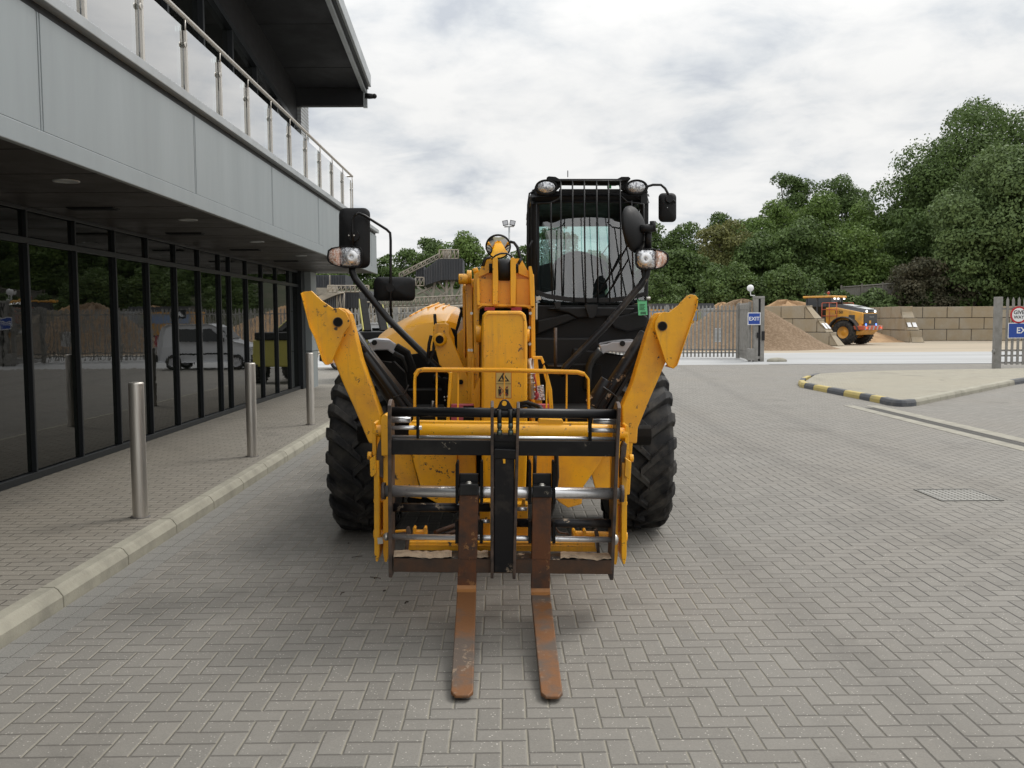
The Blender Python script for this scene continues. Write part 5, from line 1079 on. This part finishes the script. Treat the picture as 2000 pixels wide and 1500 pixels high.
for k in range(5): q.prism([(-1.15+k*.5,-3.262,.93),(-1.0+k*.5,-3.262,.93),(-.88+k*.5,-3.262,1.17),(-1.03+k*.5,-3.262,1.17)],(0,.01,0))
q.build('bumper_stripe',M['cap'],LD)
q=MB(); q.prism([(-1.05,-3.1,.92),(-1.05,-1.0,.92),(-1.05,-1.2,.62),(-1.05,-2.7,.62)],(2.1,0,0)); q.build('counterweight',ly,LD,bevel=.05)
for x in (-.55,.55):
    q=MB(); q.tube([(x,-3.08,2.06),(x,-3.03,2.06)],.075,14); q.build('rear_lamp',lt,LD)
    q=MB(); q.tube([(x*1.2,-3.10,1.25),(x*1.2,-3.06,1.25)],.06,12); q.build('blue_lamp',lb,LD)
    q=MB(); q.tube([(x*1.7,-3.29,1.05),(x*1.7,-3.25,1.05)],.05,12); q.build('brake_lamp',mat('lit_red_lamp',(.8,.05,.02),.3,emit=((1,.15,.05),1)),LD)
q=MB(); q.box((-.965,-2.5,1.35),(-.95,-2.1,1.85)); q.build('side_vent',lg,LD)
q=MB(); text_mb(q,'L150',.26,Matrix.Translation((-.962,-1.45,2.02))@Matrix.Rotation(-math.pi/2,4,'Z')@Matrix.Rotation(math.pi/2,4,'X'),0,.002); q.build('model_lettering',M['ink'],LD)
cbm=MB()
for x in (-.72,.72):
    for y in (-.75,.15,.9): cbm.box((x-.05,y-.05,1.3),(x+.05,y+.05,2.95))
cbm.box((-.78,-.8,1.25),(.78,.95,1.75)); LC=cbm.build('cab_frame',lg,LD,bevel=.02)
q=MB(); q.box((-.73,-.76,1.75),(.73,.9,2.93)); q.build('cab_glass',M['darkglass'],LC)
q=MB(); q.box((-.9,-1.0,2.94),(.9,1.1,3.08)); q.build('cab_roof',ly,LC,bevel=.05)
q=MB()
for x,y in ((-.7,-1.03),(-.25,-1.03),(.5,-1.03)): q.box((x-.09,y,2.84),(x+.09,y+.03,2.93))
q.build('roof_lamp',lt,LC)
q=MB(); q.tube([(0,-.2,3.08),(0,-.2,3.2)],.02,6); q.ell((0,-.2,3.27),(.09,.09,.1)); q.build('beacon',mat('beacon_red',(.3,.05,.04),.4),LC)
q=MB()
for x in (-1.05,1.05):
    for z in (1.8,2.2,2.62): q.tube([(x,-1.35,z),(x,-.35,z)],.025,6)
    for y in (-1.35,-.85,-.35): q.tube([(x,y,1.3),(x,y,2.62)],.025,6)
q.build('handrail',lr,LD)
q=MB()
for x in (-1.08,1.08):
    pts=[(x,-1.9+.98*math.cos(a),.78+.95*math.sin(a)) for a in [R(-5+15*i) for i in range(13)]]; q.tube(pts,.05,sec=(.03,.30))
q.build('mudguard',lg,LD,bevel=.01)
q=MB(); q.box((-.5,.9,.7),(.5,2.6,1.5)); q.tube([(-.35,1.6,1.5),(-.35,2.6,1.5),(-.35,3.9,.9)],.16,8); q.tube([(.35,1.6,1.5),(.35,2.6,1.5),(.35,3.9,.9)],.16,8); q.build('lift_arm',lg,LD)
q=MB(); q.prism([(-1.4,3.6,.15),(-1.4,4.8,.15),(-1.4,4.2,.7),(-1.4,3.7,1.3)],(2.8,0,0)); q.build('bucket',lg,LD)
for x in (-1.05,1.05):
    for y in (-1.9,1.5): simple_wheel(LD,V((x,y,.77)),.77,.55,ly)
lp=G(1668,673); LD.location=(lp.x-1.25,lp.y+1.6,0); LD.rotation_euler=(0,0,R(42)); LD.scale=(.98,.98,.98)
# ================= VANS, BOOM LIFT =================
def van(label,loc,rz,col):
    t=thing('parked_van',label,'van',(0,0,0),'white vans parked in front of the palisade fence'); pm=mat('van_paint',col,.25,coat=.6)
    side=[(-2.0,.35),(-1.95,.9),(-1.9,1.35),(-1.75,1.75),(-1.5,1.84),(.2,1.86),(.55,1.74),(1.05,1.2),(1.75,1.02),(1.98,.85),(2.02,.45),(1.95,.32),(-1.9,.3)]
    q=MB(); k=len(side)
    rows=[]
    for x,sc in ((-.72,.93),(-.84,.985),(-.86,1.0),(.86,1.0),(.84,.985),(.72,.93)):
        rows.append([(x if z<1.2 else x*(1-.10*(z-1.2)/.65),y*sc,(z-1)*sc+1) for y,z in side+[side[0]]])
    q.grid(rows,0,False); q.add(rows[0][:-1],[tuple(range(k))]); q.add(rows[-1][:-1],[tuple(range(k))]); bd=q.build('body',pm,t,bevel=.03)
    q=MB()
    for s in (-1,1):
        for poly in ([(-.05,1.15),(-.05,1.66),(.25,1.68),(.85,1.2),(.85,1.15)],[(-1.2,1.15),(-1.2,1.64),(-.15,1.66),(-.15,1.15)]):
            q.prism([(s*(.865-.055*(z-1.15)/.5),y,z) for y,z in poly],(s*.006,0,0))
    q.prism([(-.68,.57,1.70),(.68,.57,1.70),(.76,1.02,1.24),(-.76,1.02,1.24)],(0,.03,.03)); q.build('window',M['darkglass'],bd)
    q=MB()
    for s in (-1,1): q.box((s*.868-.006,-1.2,.62),(s*.868+.006,1.15,.68)); q.box((s*.93-.06,.72,1.12),(s*.93+.06,.84,1.3))
    q.box((-.86,1.92,.35),(.86,2.05,.6)); q.box((-.86,-2.04,.35),(.86,-1.93,.62)); q.build('trim',M['plastic'],bd)
    q=MB()
    for s in (-1,1): q.box((s*.74-.1,-2.0,.95),(s*.74+.1,-1.92,1.4)); 
    q.build('tail_lamp',M['red'],bd); q=MB()
    for s in (-1,1): q.box((s*.68-.14,1.88,.75),(s*.68+.14,1.985,.93))
    q.build('headlight',M['lens'],bd)
    for x in (-.78,.78):
        for y in (-1.3,1.3):
            q=MB(); q.lathe([(.19,-.1),(.29,-.1),(.31,-.06),(.31,.06),(.29,.1),(.19,.1)],V((x,y,.31)),'x',28); w_=MB(); w_.lathe([(0,.085),(.05,.09),(.1,.07),(.2,.1)],V((x,y,.31)),'x',14); w_.lathe([(0,-.085),(.05,-.09),(.1,-.07),(.2,-.1)],V((x,y,.31)),'x',14)
            o=w_.build('wheel',M['silver'],t); q.build('tyre',M['rubber'],o)
    t.location=loc; t.rotation_euler=(0,0,rz); t.scale=(.82,.82,.84); return t
van('small white van parked side on behind the yellow machine, seen in the glazing',(1.0,32.0,0),R(90),(.66,.67,.69))
van('second white van nose out behind the machine, its windscreen beside the raised left leg',(-4.4,31.3,0),R(84),(.72,.73,.74))
# boom lift
BL=thing('boom_lift','olive yellow self propelled boom lift with folded black masts beyond the building end','boom lift',(0,0,0)); oy=mat('olive_yellow',(.42,.38,.07),.45,var=(2,(.33,.3,.07),.4,.7))
q=MB(); q.prism([(-.7,-1.3,.45),(-.7,1.3,.45),(-.7,1.3,1.0),(-.7,.9,1.15),(-.7,-1.3,1.15)],(1.4,0,0)); q.build('base_body',oy,BL,bevel=.04)
q=MB(); q.box((-.62,-1.35,1.15),(.62,.3,1.35)); q.box((-.72,-.4,.6),(.72,.4,.66)); q.build('turret',M['plastic'],BL,bevel=.03)
q=MB(); q.tube([(-.2,-.9,1.3),(-.2,.9,2.15)],.1,sec=(.10,.09)); q.tube([(.25,-.6,1.3),(.25,1.2,2.0)],.1,sec=(.09,.09)); q.tube([(-.2,.9,2.15),(-.2,1.9,2.4)],.1,sec=(.08,.07)); q.build('lift_boom',M['matt_black'],BL,bevel=.01)
q=MB(); q.tube([(-.315,-.9,1.3),(-.315,.9,2.15)],.02,sec=(.11,.012)); q.tube([(.36,-.6,1.3),(.36,1.2,2.0)],.02,sec=(.10,.012)); q.build('boom_edge',oy,BL)
for x in (-.68,.68):
    for y in (-.95,.95): simple_wheel(BL,V((x,y,.38)),.38,.26,M['silver'],20)
BL.location=(-3.55,25.2,0); BL.rotation_euler=(0,0,R(12))
# skips / kiosk behind the fence
t=thing('site_lorry','yellow and blue tipper lorry standing behind the palisade fence','lorry',(0,0,0)); c=W(1352,670,52)
q=MB(); q.box((c.x-2.4,52,.9),(c.x+1.3,54,2.2)); q.build('tipper_body',ly,t,bevel=.03)
q=MB(); q.box((c.x-2.3,51.97,1.55),(c.x+.25,51.999,2.1)); q.build('blue_panel',mat('pale_blue_panel',(.18,.27,.45),.5),t); q=MB(); q.box((c.x+.3,51.97,1.5),(c.x+1.2,51.999,2.1)); q.build('lime_panel',mat('lime_panel',(.5,.55,.12),.5),t)
q=MB(); q.box((c.x-2.4,52.1,.55),(c.x+1.3,53.9,.9)); q.box((c.x-2.3,51.96,2.2),(c.x+1.2,53.9,2.5)); q.build('lorry_chassis',lg,t)
for x in (-1.8,-.7,.8):
    q=MB(); q.lathe([(.0,-.15),(.45,-.15),(.5,-.1),(.5,.1),(.45,.15),(0,.15)],V((c.x+x,52.2,.5)),'y',24); q.build('lorry_wheel',M['rubber'],t)
t=thing('grey_silo_block','pale grey cabin behind the notice on the palisade fence','cabin',(W(1425,680,50).x,50,0)); q=MB(); cc=W(1425,680,50); q.box((cc.x-1.2,50,0),(cc.x+.2,52,2.2)); q.build('cabin_wall',M['cap'],t,bevel=.02); q=MB(); q.box((cc.x-.9,49.98,.5),(cc.x-.2,49.999,1.8)); q.build('cabin_door',M['galv'],t)
# A1 sign seen in the glazing
t=thing('bay_number_sign','small dark A1 sign standing in front of the fence behind the van','sign',(2.2,32.2,0)); q=MB(); q.box((1.9,32.2,1.75),(2.4,32.23,2.05)); q.build('sign_panel',M['trimdark'],t); q=MB(); text_mb(q,'A1',.26,TXT((2.15,32.195,1.9)),0,.002); q.build('lettering',M['signwhite'],t); q=MB(); q.tube([(2.15,32.25,0),(2.15,32.25,2.0)],.03,8); q.build('sign_post',M['galv'],t)
# floodlight mast
t=thing('floodlight_mast','slim mast with twin floodlights rising behind the boom mirror','floodlight',tuple(W(995,640,64))); 
q=MB(); a=W(994.5,442,64); q.tube([(a.x,64,0),(a.x,64,a.z)],[.09,.06],8); q.tube([W(985,443,64),W(1004,442,64)],.05,6); q.build('pole',M['cap'],t)
for u_,s in ((987,-1),(1001,1)):
    q=MB(); p=W(u_,435.5,64); q.box((-.19,-.08,-.17),(.19,.08,.17),0,Matrix.Translation(p)@Matrix.Rotation(R(s*12),4,'Y')); l_=q.build('lamp_housing',M['trimdark'],t); q=MB(); q.box((-.15,-.10,-.13),(.15,-.082,.13),0,Matrix.Translation(p)@Matrix.Rotation(R(s*12),4,'Y')); q.build('lamp_glass',M['lens'],l_)
# ================= QUARRY PLANT =================
qd=mat('dark_corrugated',(.055,.06,.07),.6,var=(2,(.10,.10,.105),.45,.7),stretch=(2.5,2.5,.15)); qs=mat('dusty_steel',(.36,.32,.26),.8,var=(1.5,(.24,.22,.19),.4,.65))
def corr(mb,pts,D,dep,step=3.2):
    # corrugated faced prism: polygon front with vertical ribs
    mb.px(pts,D,dep)
    us=[p[0] for p in pts]; u=min(us)+1
    while u<max(us)-1:
        ys=[]
        for i in range(len(pts)):
            (a,b_),(c,d)=pts[i],pts[(i+1)%len(pts)]
            if (a-u)*(c-u)<0: ys.append(b_+(d-b_)*(u-a)/(c-a))
        if len(ys)>=2: mb.px([(u,min(ys)+.3),(u+step*.45,min(ys)+.3),(u+step*.45,max(ys)-.3),(u,max(ys)-.3)],D-.12,.13)
        u+=step
def truss(mb,p0,p1,h,n,D,r=.06):
    a,b_=V((*p0,0)),V((*p1,0))
    for k in range(n+1):
        p=a.lerp(b_,k/n); mb.tube([W(p.x,p.y,D),W(p.x,p.y-h,D)],r,4)
        if k<n:
            p2=a.lerp(b_,(k+1)/n); mb.tube([W(p.x,p.y,D),W(p2.x,p2.y-h,D)],r*.7,4)
    mb.tube([W(*p0,D),W(*p1,D)],r,4); mb.tube([W(p0[0],p0[1]-h,D),W(p1[0],p1[1]-h,D)],r,4)
t=thing('raised_hopper','raised dark corrugated hopper on pale steel legs, with stair and rail on top','hopper',tuple(G(865,665)))
q=MB(); corr(q,[(828,527),(853,508),(862,505),(903,505),(904,546),(862,547),(828,558)],74,4); corr(q,[(812,522),(828,520),(828,548),(812,546)],75,2); q.build('hopper_body',qd,t)
q=MB(); truss(q,(858,505),(895,505),17,5,74,.05); truss(q,(780,543),(857,505),9,9,74.5,.05); truss(q,(812,558),(828,558),16,2,73.8,.05); q.box(tuple(W(864,503,75)),tuple(W(878,492,76.5))); q.build('walkway_rail',qs,t)
q=MB()
for u0,u1 in ((872,873),(882,883),(901,901),(850,842)): q.tube([W(u0,546,74.5),W(u1,595,74.5),W(u1,640,74.5)],.13,6)
for (a,b_) in (((850,560),(882,590)),((882,560),(850,590)),((884,590),(901,560)),((855,548),(872,570)),((888,548),(880,566)),((830,560),(860,595)),((845,560),(815,575)),((815,560),(845,585)),((862,575),(830,600))): q.tube([W(*a,74.5),W(*b_,74.5)],.09,5)
q.build('hopper_leg',qs,t)
t=thing('storage_bin','long low dark corrugated storage bins with walkway, left of the hopper','storage bin',tuple(G(690,665)))
q=MB(); corr(q,[(608,537),(675,537),(675,562),(608,562)],80,4); q.build('bin_body',qd,t); q=MB(); corr(q,[(672,570),(722,568),(730,590),(728,600),(672,602)],70,4); q.build('bin_body',qd,t); q=MB(); corr(q,[(628,585),(655,574),(672,574),(672,612),(650,606),(628,596)],69,4,4); q.build('bin_body',qd,t)
q=MB(); q.px([(612,580),(640,573),(670,572),(655,576),(628,588),(616,590)],68.5,4); q.px([(608,562),(640,562),(640,575),(608,577)],74,3); q.build('bin_roof',qs,t)
q=MB(); truss(q,(640,570),(720,570),12,9,69.5,.05); truss(q,(658,612),(672,612),40,2,68.9,.06); truss(q,(705,620),(735,620),30,3,69,.05); truss(q,(690,668),(738,622),10,8,68,.05); q.box(tuple(W(640,570,71)),tuple(W(660,558,73))); q.tube([W(644,560,72),W(644,537,72)],.05,5); q.build('walkway_rail',qs,t)
q=MB()
for u0 in (676,700,722,728,655,690): q.tube([W(u0,600,71),W(u0-4,668,71)],.1,5)
for k in range(8): q.tube([W(672+k*8,605+(k%3)*8,70),W(690+k*6,655,70)],.07,5)
q.build('support_leg',qs,t)
t=thing('conveyor_gantry','long pale steel conveyor gantry running behind the yellow bonnet','conveyor',tuple(G(820,662)))
q=MB(); truss(q,(735,600),(905,592),15,20,72,.055); truss(q,(735,625),(905,618),12,20,71,.05); q.tube([W(730,607,72.3),W(905,600,72.3)],.2,6); q.build('gantry_truss',qs,t)
q=MB()
for k in range(10): q.tube([W(745+k*17,600,71.5),W(745+k*17,665,71.5)],.09,5)
q.box(tuple(W(780,618,73)),tuple(W(800,600,75)));q.box(tuple(W(850,625,73)),tuple(W(880,606,75))); q.build('gantry_leg',qs,t)
t=thing('stepped_screen_wall','grey rubble and plant base wall below the conveyor gantry','wall',tuple(G(760,668))); q=MB(); q.px([(600,610),(650,612),(735,632),(905,630),(905,668),(600,668)],76,2); q.build('wall_body',mat('rubble_grey',(.14,.13,.11),.9,var=(.8,(.07,.07,.055),.4,.65)),t)
